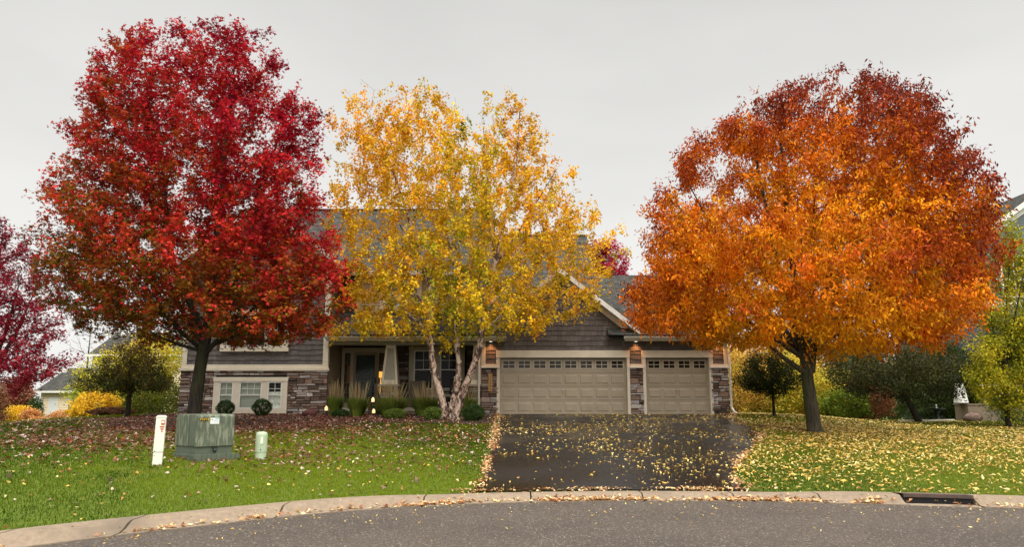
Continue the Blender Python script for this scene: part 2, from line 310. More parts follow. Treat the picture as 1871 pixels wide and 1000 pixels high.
def grid(name, xs, cols, zf, m, parent=None, uv=False):   # cols(x) -> array of y's
    n = len(xs); Y = np.array([cols(x) for x in xs]); k = Y.shape[1]
    X = np.repeat(np.array(xs)[:, None], k, 1); Z = zf(X, Y)
    V = np.stack([X, Y, Z], -1).reshape(-1, 3)
    i, j = np.meshgrid(np.arange(n-1), np.arange(k-1), indexing='ij'); a = (i*k+j).ravel()
    F = np.stack([a, a+k, a+k+1, a+1], 1)
    return npmesh(name, V, F, m, parent, smooth=True)
def npmesh(name, V, F, m, parent=None, smooth=False, col=None):
    me = bpy.data.meshes.new(name); nv = len(V); nf, q = F.shape
    me.vertices.add(nv); me.vertices.foreach_set('co', np.ascontiguousarray(V, dtype=np.float32).ravel())
    me.loops.add(nf*q); me.loops.foreach_set('vertex_index', np.ascontiguousarray(F, dtype=np.int32).ravel())
    me.polygons.add(nf); me.polygons.foreach_set('loop_start', np.arange(0, nf*q, q, dtype=np.int32)); me.polygons.foreach_set('loop_total', np.full(nf, q, dtype=np.int32))
    if smooth: me.polygons.foreach_set('use_smooth', np.ones(nf, dtype=bool))
    me.update(calc_edges=True)
    if col is not None:
        at = me.color_attributes.new('tint', 'FLOAT_COLOR', 'POINT'); c4 = np.ones((nv, 4), dtype=np.float32); c4[:, :3] = col; at.data.foreach_set('color', c4.ravel())
    me.materials.append(m); o = bpy.data.objects.new(name, me); return link(o, parent)

# ================================================================ SETTING
xs = np.concatenate([np.linspace(-60, -16, 45)[:-1], np.linspace(-16, 16, 161), np.linspace(16, 60, 45)[1:]])
farY = np.array([45, 55, 70, 100, 160, 260, 500.])
def lawncol(x):
    b = float(back(x)); return np.concatenate([np.linspace(b, 34, 60), farY])
tag(grid('lawn', xs, lawncol, gh, M['lawn']), kind='structure')
def roadz(x, y): return 0*x - .0006*np.clip(lip(x)-y, 0, 20)
tag(grid('road', xs, lambda x: np.linspace(-60, float(lip(x)), 40), roadz, M['road']), kind='structure')
b_ = MB(); b_.add([(-1500, -1500, -1.4), (1500, -1500, -1.4), (1500, 1500, -1.4), (-1500, 1500, -1.4)], [(0, 1, 2, 3)])
tag(b_.build('ground', M['lawn']), kind='structure')
# rolled kerb cast in sections, lowered across the driveway
def kerbprof(x):
    low = sstep(-2.2, -.9, x)*(1-sstep(4.2, 5.4, x))
    return low
joints = [-5.62, -4.65, -3.2, -1.35, .3, 2.1, 3.55, 4.85, 6.05]
kb = MB(); kj = MB()
allx = list(np.arange(-30, 30, .12))
DRAIN = (6.12, 7.02)
def kerb_run(mb, xa, xb):
    n = max(2, int((xb-xa)/.12)); X = np.linspace(xa, xb, n); prof = [(0, -.03), (0, .012), (.18, .018), (.30, .05), (.42, .105), (.50, .125), (.93, .13), (1.0, .125), (1.0, -.05)]
    vs = []
    for x in X:
        l0 = float(lip(x)); b0 = float(back(x)); lo = float(kerbprof(x))
        for (u, z) in prof: vs.append((x, l0+(b0-l0)*u, z*(1-lo*.25) if z > .02 else z))
    k = len(prof); fs = []
    for i in range(n-1):
        for j in range(k-1): fs.append((i*k+j, (i+1)*k+j, (i+1)*k+j+1, i*k+j+1))
    fs += [tuple(range(k)), tuple((n-1)*k+j for j in reversed(range(k)))]
    mb.add(vs, fs)
edges = [-30, -22, -16, -12, -9, -7.3]+joints+[7.02, 9.0, 12, 15, 19, 24, 30]
for a, b in zip(edges[:-1], edges[1:]):
    if a == 6.05: continue
    kerb_run(kb, a+.012, b-.012)
kb_o = kb.build('kerb', M['conc'], smooth=False); tag(kb_o, kind='structure')
# storm drain inlet set into the kerb
dr = thing('storm_drain', 'dark iron kerb inlet with a black opening at the road edge, right of the driveway', 'storm drain', (6.55, float(lip(6.55)), 0))
def wl(o, root): o.location = -Vector(root.location); return o      # part built in world coordinates under an unrotated thing
X = np.linspace(6.062, 7.008, 9); pc_ = MB(); ps_ = MB(); po_ = MB()
for xa, xb in zip(X[:-1], X[1:]):
    la, lb, ba, bb = float(lip(xa)), float(lip(xb)), float(back(xa)), float(back(xb))
    pc_.add([(xa, la+.21, .098), (xb, lb+.21, .098), (xb, lb+.21, .148), (xa, la+.21, .148), (xa, la+.34, .15), (xb, lb+.34, .15), (xb, lb+.26, .112), (xa, la+.26, .112)], [(0, 1, 2, 3), (3, 2, 5, 4), (0, 7, 6, 1)])
    ps_.add([(xa, la-.02, -.003), (xb, lb-.02, -.003), (xb, lb+.17, .012), (xa, la+.17, .012)], [(0, 1, 2, 3)]); ps_.add([(xa, la+.342, .146), (xb, lb+.342, .146), (xb, bb, .128), (xa, ba, .128), (xa, ba, -.05), (xb, bb, -.05)], [(0, 1, 2, 3), (3, 2, 5, 4)])
    po_.add([(xa, la+.26, -.12), (xb, lb+.26, -.12), (xb, lb+.26, .111), (xa, la+.26, .111), (xa, la-.02, -.004), (xb, lb-.02, -.004), (xb, lb+.2, -.03), (xa, la+.2, -.03)], [(0, 1, 2, 3), (4, 5, 6, 7), (7, 6, 1, 0)])
wl(pc_.build('cover_plate', M['rust'], dr), dr); wl(ps_.build('surround', M['conc'], dr), dr); wl(po_.build('opening', M['black'], dr), dr)

# driveway
rgt = [gp(*p) for p in [(1375, 901), (1352, 888), (1335, 872), (1350, 845), (1378, 815), (1392, 797), (1372, 783), (1345, 770)]]
DR_Y = [float(back(rgt[0][0]))-.02]+[p[1] for p in rgt[1:]]+[27.95]
DR_X = [rgt[0][0]]+[p[0] for p in rgt[1:]]+[8.15]
DL_Y = [12.0, 12.6, 13.4, 20, 27.95]; DL_X = [-.85, -.62, -.50, -.45, -.50]
o_ = np.argsort(DR_Y); DRY = np.array(DR_Y)[o_]; DRX = np.array(DR_X)[o_]
def drx(y): return np.interp(y, DRY, DRX)
def dlx(y): return np.interp(y, DL_Y, DL_X)
ys = np.linspace(0, 1, 90)
V = []; nU = 24
for t in ys:
    for u in np.linspace(0, 1, nU):
        y = 12.6+(27.95-12.6)*t; x = dlx(y)+(drx(y)-dlx(y))*u
        yb = float(back(x)); y2 = yb+(27.95-yb)*t; x = dlx(y2)+(drx(y2)-dlx(y2))*u
        V.append((x, y2, g1(x, y2)+.014))
i, j = np.meshgrid(np.arange(89), np.arange(nU-1), indexing='ij'); a = (i*nU+j).ravel()
tag(npmesh('driveway', np.array(V), np.stack([a, a+1, a+nU+1, a+nU], 1), M['drive'], smooth=True), kind='structure')
def on_drive(x, y): return (x > dlx(y)) & (x < drx(y)) & (y < 28)
# mulch bed in front of the house and around the birch
BX = [-13.2, -12.6, -11, -9, -7, -5.5, -4, -2.5, -1.2, -.5]; BY = [26.5, 23.5, 20.6, 19.6, 20.5, 22.5, 23.4, 23.5, 23.3, 23.6]
def bedy(x): return np.interp(x, BX, BY)+.12*np.sin(np.asarray(x)*5.1)+.08*np.sin(np.asarray(x)*11.3)
bx = np.linspace(-13.2, -.52, 110)
tag(grid('mulch_bed', bx, lambda x: np.linspace(float(bedy(x)), 30 if x < -12.4 else 28.05, 26), lambda X, Y: gh(X, Y)+.016, M['mulch']), kind='structure')
def in_bed(x, y): return (x > -13.2) & (x < -.5) & (y > bedy(x))

# ---------------------------------------------------------------- grass blades
def jit(n, s=1.): return rng.normal(0, s, n)
def blades(name, X, Y, Z, h, wd, col, m, lean=.45, parent=None):
    n = len(X); th = rng.uniform(0, 2*np.pi, n); la = rng.uniform(0, 2*np.pi, n); lr = np.abs(rng.normal(0, lean, n))*h
    dx, dy = np.cos(th)*wd/2, np.sin(th)*wd/2
    V = np.empty((n, 3, 3)); V[:, 0] = np.stack([X-dx, Y-dy, Z], 1); V[:, 1] = np.stack([X+dx, Y+dy, Z], 1); V[:, 2] = np.stack([X+np.cos(la)*lr, Y+np.sin(la)*lr, Z+h], 1)
    C = np.repeat(col, 3, 0)
    return npmesh(name, V.reshape(-1, 3), np.arange(3*n).reshape(n, 3), m, parent, col=C)
def vnoise(x, y, s, seed=0):       # cheap smooth noise from summed sines
    r = np.random.default_rng(seed); o = 0
    for k in range(6):
        a = r.uniform(0, 6.28); f = s*r.uniform(.5, 1.8); o = o+np.sin((x*math.cos(a)+y*math.sin(a))*f+r.uniform(0, 6.28))
    return o/6
n = 950000
th = rng.uniform(-.68, .68, n); rr = 5+ (rng.uniform(0, 1, n)**.75)*27
X = rr*np.tan(th)*1.05; Y = rr*1.0
ok = (Y > back(X)+.0) & ~on_drive(X, Y) & ~in_bed(X, Y) & ~((X > -12.6) & (X < 8.3) & (Y > 27.9)) & (np.abs(X) < 26) & (Y < 32)
X, Y = X[ok], Y[ok]; n = len(X)
pn = vnoise(X, Y, .7, 3); pn2 = vnoise(X, Y, 2.6, 5)
base = np.array([.030, .070, .002]); alt = np.array([.150, .195, .003]); dry = np.array([.30, .29, .06])
swale_shade = np.exp(-((X-(-5.4+(Y-10.2)*-.42))/.28)**2)*(Y < 14.5)  # line of shadow towards the kerb, painted into the blade colours
f = np.clip(.40+1.3*pn+.55*pn2-.5*swale_shade+.35*np.exp(-((Y-13)/2.5)**2)+jit(n, .2), 0, 1)[:, None]; col = base*(1-f)+alt*f
dm = (rng.uniform(0, 1, n) < .05); col[dm] = dry
pt = (vnoise(X, Y, 1.7, 61)+.6*vnoise(X, Y, 5, 62) > .62)&(rng.uniform(0, 1, n) < .5); col[pt] = np.array([.24, .23, .03])
right = sstep(4, 9, X)[:, None]; col = col*(1-.25*right)+dry*.25*right*.8
col *= rng.uniform(.7, 1.2, (n, 1))
dist = np.sqrt(X**2+Y**2)
gro = blades('lawn_grass', X, Y, gh(X, Y)-.004, rng.uniform(.025, .055, n), rng.uniform(.005, .010, n)*np.clip(dist/11, .7, 2.2), col, M['grassm'])
tag(gro, 'short green lawn grass around the driveway', 'grass', kind='stuff')

# ---------------------------------------------------------------- leaves
def tmpl(shape):
    if shape == 'ovate':   return [[(0, 0, 0), (.42, .36, .09), (1, 0, -.06), (.42, -.36, .09)]]
    if shape == 'lance':   return [[(0, 0, 0), (.4, .19, .05), (1, 0, -.1), (.4, -.19, .05)]]
    if shape == 'maple':
        out = []
        for a, l in ((0, 1), (55, .8), (-55, .8)):
            c, s = math.cos(R(a)), math.sin(R(a)); q = [(0, 0), (.45*l, .22*l), (l, 0), (.45*l, -.22*l)]
            out.append([(u*c-v*s, u*s+v*c, (.05 if k in (1, 3) else -.06*(k == 2))) for k, (u, v) in enumerate(q)])
        return out
def leafcloud(name, P, size, shape, col, m, parent=None, droop=.3, flat=.6, curl=1.):
    n = len(P)
    a = rng.normal(0, 1, (n, 3)); a[:, 2] = a[:, 2]*.7-droop*2; a /= np.linalg.norm(a, axis=1)[:, None]
    u = rng.normal(0, 1, (n, 3)); u[:, 2] += flat*2.5; u -= (u*a).sum(1)[:, None]*a; u /= np.linalg.norm(u, axis=1)[:, None]
    s = np.cross(u, a); T = np.array(tmpl(shape)); nl = len(T)          # nl,4,3
    sz = np.asarray(size)[:, None, None] if np.ndim(size) else np.full((n, 1, 1), size)
    T4 = T.reshape(-1, 3)
    V = P[:, None, :]+(a[:, None, :]*T4[None, :, 0:1]+s[:, None, :]*T4[None, :, 1:2]+u[:, None, :]*T4[None, :, 2:3]*curl)*sz
    C = np.repeat(col, nl*4, 0)
    return npmesh(name, V.reshape(-1, 3), np.arange(n*nl*4).reshape(-1, 4), m, parent, col=C)

# ---------------------------------------------------------------- trees
def grow(stems, tips, bf=.35, up=.8, spacing=.3, rtip=.006, rexp=.46):
    """stems: list of (points, radii, parent_stem_index or None). returns node arrays and the chains"""
    pos = []; par = []; path = []; srad = []; chains = []
    for pts, rad, ps in stems:
        pts = [Vector(p) for p in pts]; ids = []
        if ps is not None:
            d = [(Vector(pos[i])-pts[0]).length for i in range(len(pos))]; prev = int(np.argmin(d))
        else: prev = -1
        first = prev
        for k in range(len(pts)-1):
            seg = (pts[k+1]-pts[k]).length; m = max(1, int(seg/.25))
            for q in range(0 if k == 0 else 1, m+1):
                t = q/m; p = pts[k].lerp(pts[k+1], t)
                pos.append(tuple(p)); par.append(prev); path.append((path[prev]+(p-Vector(pos[prev])).length) if prev >= 0 else 0)
                srad.append(rad[k]*(1-t)+rad[k+1]*t); prev = len(pos)-1; ids.append(prev)
        chains.append(([first] if first >= 0 else [])+ids)
    ns = len(pos)
    cap = len(pos)+len(tips)*14
    NP = np.zeros((cap, 3)); NP[:ns] = pos; PL = np.zeros(cap); PL[:ns] = path; cnt = ns
    base = np.array(pos[0]); zmin = min(p[2] for p in tips)-1.2
    starts = np.array([i for i in range(ns)])
    PL0 = PL.copy(); PL0[:ns] *= .55; 
    order = np.argsort(np.min(np.linalg.norm(tips[:, None, :]-NP[None, :ns:4, :], axis=2), axis=1))
    for ti in order:
        t = tips[ti]; d = t-NP[:cnt]; D = np.linalg.norm(d, axis=1)
        cost = D+bf*PL0[:cnt]+up*np.maximum(0, NP[:cnt, 2]-t[2]+.35*D)*1.0+(NP[:cnt, 2] < zmin)*8
        k = int(np.argmin(cost)); m = max(1, int(D[k]/spacing)); m = min(m, 13); chain = [k]
        A = NP[k].copy(); dd = t-A; side = rng.normal(0, .05, 3)*D[k]
        for q in range(1, m+1):
            s_ = q/m; p = A+dd*s_+side*math.sin(math.pi*s_); p[2] -= .10*D[k]*math.sin(math.pi*s_)*(1 if dd[2] > 0 else -1)
            if q < m: p = p+rng.normal(0, .018, 3)
            NP[cnt] = p; par.append(chain[-1]); PL0[cnt] = PL0[chain[-1]]+np.linalg.norm(p-NP[chain[-1]]); chain.append(cnt); cnt += 1
        chains.append(chain)
    nt_ = np.zeros(cnt)
    hasc = np.zeros(cnt, bool)
    for i in range(cnt):
        if par[i] >= 0: hasc[par[i]] = True
    nt_[~hasc] = 1
    for i in range(cnt-1, -1, -1):
        if par[i] >= 0: nt_[par[i]] += nt_[i]
    rad = rtip*np.maximum(nt_, 1)**rexp; rad[:ns] = np.array(srad)
    for ch in chains[len(stems):]:
        lim = rad[ch[0]]*.8
        for i in ch[1:]: rad[i] = min(rad[i], lim)
    return NP[:cnt], rad, chains, len(stems), ns
def treemesh(G, m, parent, name='trunk', thin=3, extra=None):
    NP, rad, chains, nst, ns = G; mb = extra or MB()
    for ci, ch in enumerate(chains):
        r = [rad[i] for i in ch]
        if ci >= nst: r[0] = r[1]
        n = (12 if ci < nst else (6 if max(r) > .03 else (4 if max(r) > .012 else thin)))
        mb.tube([NP[i] for i in ch], r, n, cap=(ci < nst))
    return mb.build(name, m, parent, smooth=True)
def twigpts(G, n, rmax, sig, hang=0, grp=1, gs=.05):
    NP, rad, chains, nst, ns = G; A = []; B = []; I = []
    for ci, ch in enumerate(chains[nst:]):
        for a, b in zip(ch[:-1], ch[1:]):
            if rad[b] < rmax: A.append(NP[a]); B.append(NP[b]); I.append(ci)
    A = np.array(A); B = np.array(B); I = np.array(I); Ln = np.linalg.norm(B-A, axis=1)
    k = rng.choice(len(A), n, p=Ln/Ln.sum()); t = rng.uniform(0, 1.15, n)[:, None]
    if grp > 1:          # leaves stand in small sprays round shared twig ends
        m = n//grp; kk = rng.choice(len(A), m, p=Ln/Ln.sum()); tt = rng.uniform(0, 1.15, m)[:, None]
        Cn = A[kk]*(1-tt)+B[kk]*tt+rng.normal(0, 1, (m, 3))*sig
        P = np.repeat(Cn, grp, 0)+rng.normal(0, 1, (m*grp, 3))*gs
        if hang: P[:, 2] -= rng.uniform(0, 1, m*grp)*np.repeat(rng.uniform(.2, 1, m)*hang, grp)
        return P, np.repeat(I[kk], grp)
    P = A[k]*(1-t)+B[k]*t+rng.normal(0, 1, (n, 3))*sig; P[:, 2] -= np.abs(rng.normal(0, hang, n)) if hang else 0
    return P, I[k]
def profile_crown(prof, Y0, n, shell=.5, ysq=.9, notch=None, holes=None, seed=0):
    """prof rows: (z, xl, xr) in metres; volume whose section at each height is an ellipse"""
    prof = sorted(prof); zs = [p[0] for p in prof]; xl = [p[1] for p in prof]; xr = [p[2] for p in prof]; out = []
    r = np.random.default_rng(seed)
    while len(out) < n:
        z = r.uniform(zs[0], zs[-1], 4000); l = np.interp(z, zs, xl); rt = np.interp(z, zs, xr); c = (l+rt)/2; h = (rt-l)/2
        keep = r.uniform(0, 1, 4000) < (h/np.max(h))**2; 
        q = r.uniform(0, 1, 4000)**(shell); a = r.uniform(0, 2*np.pi, 4000)
        lob = 1+.10*np.sin(a*3+z*1.3)+.08*np.sin(a*5-z*2.1+1)+.05*np.sin(a*9+z*4)
        x = c+h*q*np.cos(a)*np.minimum(lob, 1.05); y = Y0+h*ysq*q*np.sin(a)*lob
        for i in np.nonzero(keep)[0]:
            if notch is not None and notch(x[i], y[i], z[i]) > r.uniform(): continue
            out.append((x[i], y[i], z[i]))
    return np.array(out[:n])
def prof_px(rows, Y):
    o = []
    for (py, a, b) in rows:
        v = 500-py; yy = 1351*CP-v*SP; zz = 1351*SP+v*CP; o.append((HC+zz/yy*Y, (a-935.5)/yy*Y, (b-935.5)/yy*Y))
    return o
def colmix(P, stops, f):      # f in 0..1 -> stops
    f = np.clip(f, 0, 1); xs_ = np.linspace(0, 1, len(stops)); S = np.array(stops)
    return np.stack([np.interp(f, xs_, S[:, k]) for k in range(3)], 1)
def clus(I, s, seed): return np.random.default_rng(seed).normal(0, s, I.max()+1)[I]

# --- red maple (left)
x0, y0 = -8.78, 21.0; zb = g1(x0, y0)
t_ = thing('maple_tree', 'tall crimson maple in front of the house, just behind the green utility cabinet', 'tree', (x0, y0, zb))
prof = prof_px([(42, 345, 400), (62, 300, 460), (90, 245, 500), (130, 200, 535), (170, 165, 560), (220, 140, 580), (280, 130, 592), (340, 125, 600), (400, 105, 615), (450, 90, 628), (500, 85, 632), (545, 95, 630), (580, 120, 620), (605, 175, 605), (622, 260, 575)], y0)
tips = profile_crown(prof, y0, 2300, shell=.40, ysq=.82, seed=2)
ex = prof_px([(62, 230, 238), (80, 240, 250), (125, 150, 160), (210, 112, 120), (245, 122, 130), (335, 118, 130), (370, 110, 120), (435, 96, 104), (54, 395, 420), (70, 485, 495), (100, 505, 515), (190, 588, 594), (60, 440, 450)], y0)
tips = np.vstack([tips, np.array([((a+b)/2, y0+rng.normal(0, .7), z) for z, a, b in ex])])
tr = [(x0-.13, y0, zb-.1), (x0-.12, y0, zb+.15), (x0-.02, y0, 2.4), (x0+.10, y0, 3.6)]
stems = [(tr, [.30, .195, .165, .155], None)]
for (dx, dy, dz, r) in [(.3, .2, 9.3, .11), (-1.7, -.6, 6.5, .09), (1.8, .5, 6.6, .09), (-.5, 1.6, 6.8, .08), (.9, -1.5, 6.4, .085), (-2.7, .6, 3.6, .07), (2.8, -.5, 3.8, .07), (-.9, -2.2, 4.2, .065), (-2.2, -1.0, 1.3, .05), (2.0, .9, 1.7, .05), (1.6, -1.6, 1.8, .05)]:
    zz0 = 2.7+rng.uniform(0, .9) if dz > 3 else 2.75+rng.uniform(0, .4); s0 = Vector((x0+.06, y0, zz0)); e = Vector((x0+dx, y0+dy, zz0+dz))
    mid = s0.lerp(e, .4)+Vector((dx*.12, dy*.12, -.08*dz)); stems.append(([s0, s0.lerp(mid, .5)+Vector((0, 0, -.03)), mid, s0.lerp(e, .72)+Vector((dx*.05, dy*.05, 0)), e], [r, r*.85, r*.65, r*.4, .018], 0))
G = grow(stems, tips, rtip=.0045)
wl(treemesh(G, M['darkbark'], t_, 'trunk'), t_)
P, I = twigpts(G, 126000, .022, .10, grp=6, gs=.06)
lx = (P[:, 0]-x0)/4.5; lz = (P[:, 2]-3.5)/9.5
f = .58+.30*lx+.50*(lz-.45)-.35*np.clip(.30-lz, 0, 1)/.3+clus(I, .16, 1)+jit(len(P), .10)+.12*vnoise(P[:, 0], P[:, 2], 1.6, 9)
col = colmix(P, [(.15, .085, .008), (.26, .085, .008), (.33, .045, .010), (.42, .018, .014), (.40, .008, .020), (.24, .004, .020)], f)
br = (rng.uniform(0, 1, len(P)) < .15)[:, None]*(lz < .7)[:, None]; col = np.where(br, np.array([.58, .03, .03])*np.ones_like(col), col)
col *= rng.uniform(.75, 1.25, (len(P), 1))
col *= np.exp(clus(I, .22, 77))[:, None]
wl(leafcloud('crown', P, rng.uniform(.06, .11, len(P)), 'maple', col, M['leaf'], t_, droop=.15, flat=.7), t_)

# --- river birch, three trunks (centre)
x0, y0 = -2.05, 25.0; zb = g1(x0, y0)
t_ = thing('birch_tree', 'golden river birch with three peeling pale trunks in front of the porch', 'tree', (x0, y0, zb))
def pxp(px, py, Y):
    v = 500-py; yy = 1351*CP-v*SP; zz = 1351*SP+v*CP; return ((px-935.5)/yy*Y, Y, HC+zz/yy*Y)
prof = prof_px([(178, 632, 975), (205, 612, 998), (235, 598, 1028), (290, 594, 1052), (340, 596, 1068), (380, 594, 1095), (405, 590, 1140), (440, 590, 1150), (470, 594, 1130), (510, 592, 1112), (550, 588, 1098), (575, 582, 1072), (594, 582, 1045), (608, 586, 930)], y0)
nA = pxp(862, 165, y0); nB = pxp(702, 160, y0); nC = pxp(1035, 190, y0)
def notch(x, y, z):
    for c, rx, rz in ((nA, .80, 1.6), (nB, .45, .8), (nC, .9, 1.9)):
        if ((x-c[0])/rx)**2+((z-c[2])/rz)**2 < 1: return 1
    if abs(x-(-3.1)) < 3.5 and z < 4.3 and y > y0+.5: return .3
    return .0
tips = profile_crown(prof, y0, 1900, shell=.50, ysq=.66, notch=notch, seed=4)
tips = tips[tips[:, 1] < 27.2+np.maximum(0, tips[:, 2]-4.2)*1.1]
stems = []
pa = [(801, 772), (818, 755), (808, 730), (797, 690), (789, 655), (786, 610), (790, 570), (785, 520), (760, 440), (735, 360), (700, 260), (660, 190)]
pb = [(829, 776), (830, 757), (843, 725), (858, 690), (875, 645), (880, 610), (893, 560), (905, 490), (925, 400), (945, 300), (950, 210)]
pc = [(821, 772), (822, 758), (828, 730), (836, 700), (836, 660), (833, 625), (830, 580), (835, 520), (838, 430), (830, 320), (820, 220)]
def wander(p, r, dy):
    q = [pxp(a, b, y0) for a, b in p]; h0 = q[0][2]; q = [Vector((a, b+dy*(c-h0)*.1+(.04*math.sin(k*1.7)), c)) for k, (a, b, c) in enumerate(q)]; return q, r
for p, r0, dy, off in ((pa, .135, -.3, (-.05, 0)), (pb, .14, -.9, (.05, -.05)), (pc, .115, 1.0, (0, .12))):
    q, _ = wander(p, None, dy); q = [v+Vector((0, off[1], 0)) for v in q]; n_ = len(q); q[0].z = zb-.1
    rr_ = [r0*(1.25 if k == 0 else (1-.88*(k/(n_-1))**1.15)) for k in range(n_)]; q[0].x += (-.1 if p is pa else .1 if p is pb else 0); q[1].x += (-.08 if p is pa else .06 if p is pb else 0); stems.append((q, rr_, None))
for (si, k, dx, dy, dz, r) in [(0, 6, -2.3, -.6, 2.6, .04), (0, 7, -1.8, .8, 3.6, .04), (0, 7, 1.0, -.8, 4.0, .04), (1, 6, 2.4, .2, 2.2, .045), (1, 7, 2.2, -.5, 3.4, .045), (1, 7, -.4, -.9, 4.6, .04), (2, 6, .9, 1.1, 3.6, .035), (2, 7, -1.0, .6, 4.6, .035), (1, 5, 1.7, -1.0, 1.6, .035), (0, 5, -1.6, -1.0, 1.7, .03)]:
    s0 = stems[si][0][k]; e = s0+Vector((dx, dy, dz)); stems.append(([s0, s0.lerp(e, .4)+Vector((0, 0, -.1)), e], [r, r*.7, .01], si))
G = grow(stems, tips, rtip=.0042, up=.5)
# curls of peeling bark
cb = MB()
bstems = stems
for q, r_, _ in [s for s in stems[:3]]:
    for k in range(70):
        t = rng.uniform(.0, 5.5); i = int(t); fr = t-i
        if i+1 >= len(q): continue
        c = q[i].lerp(q[i+1], fr); rr2 = r_[i]*(1-fr)+r_[i+1]*fr; a = rng.uniform(0, 6.28); hgt = rng.uniform(.03, .09); wdt = rng.uniform(.5, 1.1)
        vs = []
        for u in range(4):
            aa = a+wdt*u/3; ro = rr2*(1.0+.02)+(.004+.05*rng.uniform(.4, 1)*(u/3)**2)
            vs += [c+Vector((math.cos(aa)*ro, math.sin(aa)*ro, -hgt/2)), c+Vector((math.cos(aa)*ro, math.sin(aa)*ro, hgt/2+rng.uniform(-.02, .02)))]
        cb.add(vs, [(2*u, 2*u+2, 2*u+3, 2*u+1) for u in range(3)])
wl(treemesh(G, M['birch'], t_, 'trunk', extra=cb), t_)
P, I = twigpts(G, 82000, .02, .06, hang=.45, grp=9, gs=.045)
lz = (P[:, 2]-3.5)/9; cxn = np.exp(-((P[:, 0]+1.7)/1.3)**2)
f = .66+.25*lz-.33*cxn*(1-.3*lz)+clus(I, .15, 3)+jit(len(P), .13)
f += .1*vnoise(P[:, 0], P[:, 2], 1.2, 6)
col = colmix(P, [(.09, .15, .008), (.22, .26, .012), (.52, .40, .016), (.70, .46, .018), (.74, .41, .018), (.68, .31, .014)], f)
col *= rng.uniform(.75, 1.2, (len(P), 1))
col *= np.exp(clus(I, .2, 78))[:, None]
wl(leafcloud('crown', P, rng.uniform(.07, .12, len(P)), 'ovate', col, M['leaf'], t_, droop=.35, flat=.4), t_)

# --- orange ash (right)
x0, y0 = gp(1483, 792); zb = g1(x0, y0)
t_ = thing('ash_tree', 'huge round orange and maroon ash tree standing on the right lawn beside the driveway', 'tree', (x0, y0, zb))
prof = prof_px([(150, 1500, 1595), (160, 1430, 1642), (175, 1372, 1672), (195, 1330, 1696), (225, 1295, 1718), (260, 1258, 1740), (300, 1245, 1755), (350, 1205, 1772), (400, 1172, 1785), (450, 1152, 1792), (500, 1150, 1795), (550, 1155, 1788), (585, 1165, 1770), (605, 1200, 1758), (620, 1310, 1738), (634, 1500, 1700)], y0)
nD = pxp(1345, 330, y0-2)
def notch2(x, y, z):
    if ((x-nD[0])/1.25)**2+((z-nD[2])/1.3)**2 < 1 and y < y0+1: return .90
    return 0
tips = profile_crown(prof, y0, 2500, shell=.27, ysq=.80, notch=notch2, seed=5)
stems = [([(x0+.12, y0, zb-.1), (x0+.08, y0, zb+.12), (x0-.01, y0, 2.1), (x0-.03, y0, 3.0)], [.31, .205, .165, .16], None)]
def limb(*pts, r=.1, si=0):
    stems.append(([Vector(p) for p in pts], [r*(1-.85*k/(len(pts)-1)) for k in range(len(pts))], si))
b3 = (x0-.05, y0, 2.75)
limb((x0-.1, y0-.05, 2.35), (x0-.75, y0-.3, 2.75), (x0-1.5, y0-.5, 3.35), (x0-2.7, y0-.8, 4.3), r=.085)
limb((x0+.12, y0, 2.4), (x0+.28, y0+.1, 3.0), (x0+.6, y0+.2, 3.9), (x0+1.6, y0+.5, 5.6), (x0+2.8, y0+.8, 8.0), r=.10)
for (dx, dy, dz, r) in [(-.3, .2, 7.4, .12), (-1.6, -1.0, 6.6, .11), (1.4, -.9, 6.6, .11), (-2.9, .6, 5.0, .09), (3.2, -.3, 4.6, .09), (.5, 2.2, 5.6, .09), (-.4, -2.6, 5.2, .09), (-3.6, -.6, 3.1, .07), (3.8, .6, 2.9, .07), (2.2, -2.4, 3.2, .07), (-1.9, 2.4, 3.5, .07), (-1.2, -3.2, 2.6, .06)]:
    s0 = Vector(b3)+Vector((0, 0, rng.uniform(-.1, .3))); e = Vector((x0+dx, y0+dy, 2.9+dz)); mid = s0.lerp(e, .35)+Vector((dx*.1, dy*.1, -.04*dz))
    stems.append(([s0, mid, s0.lerp(e, .7)+Vector((dx*.06, dy*.06, 0)), e], [r, r*.7, r*.4, .015], 0))
G = grow(stems, tips, rtip=.0045)
wl(treemesh(G, M['bark'], t_, 'trunk'), t_)
P, I = twigpts(G, 180000, .024, .11, hang=.14, grp=6, gs=.07)
cx_, cz_ = (prof[-7][1]+prof[-7][2])/2, 6.2
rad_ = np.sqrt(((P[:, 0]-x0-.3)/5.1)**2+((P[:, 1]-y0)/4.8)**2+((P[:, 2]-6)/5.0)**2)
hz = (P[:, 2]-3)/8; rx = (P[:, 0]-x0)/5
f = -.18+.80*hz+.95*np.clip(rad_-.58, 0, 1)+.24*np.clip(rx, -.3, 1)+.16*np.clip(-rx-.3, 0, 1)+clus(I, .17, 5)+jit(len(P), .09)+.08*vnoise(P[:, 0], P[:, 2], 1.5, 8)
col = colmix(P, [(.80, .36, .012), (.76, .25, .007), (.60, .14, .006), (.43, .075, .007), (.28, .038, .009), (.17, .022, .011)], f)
col *= rng.uniform(.75, 1.2, (len(P), 1))
col *= np.exp(clus(I, .2, 79))[:, None]
wl(leafcloud('crown', P, rng.uniform(.09, .155, len(P)), 'lance', col, M['leaf'], t_, droop=.55, flat=.4), t_)

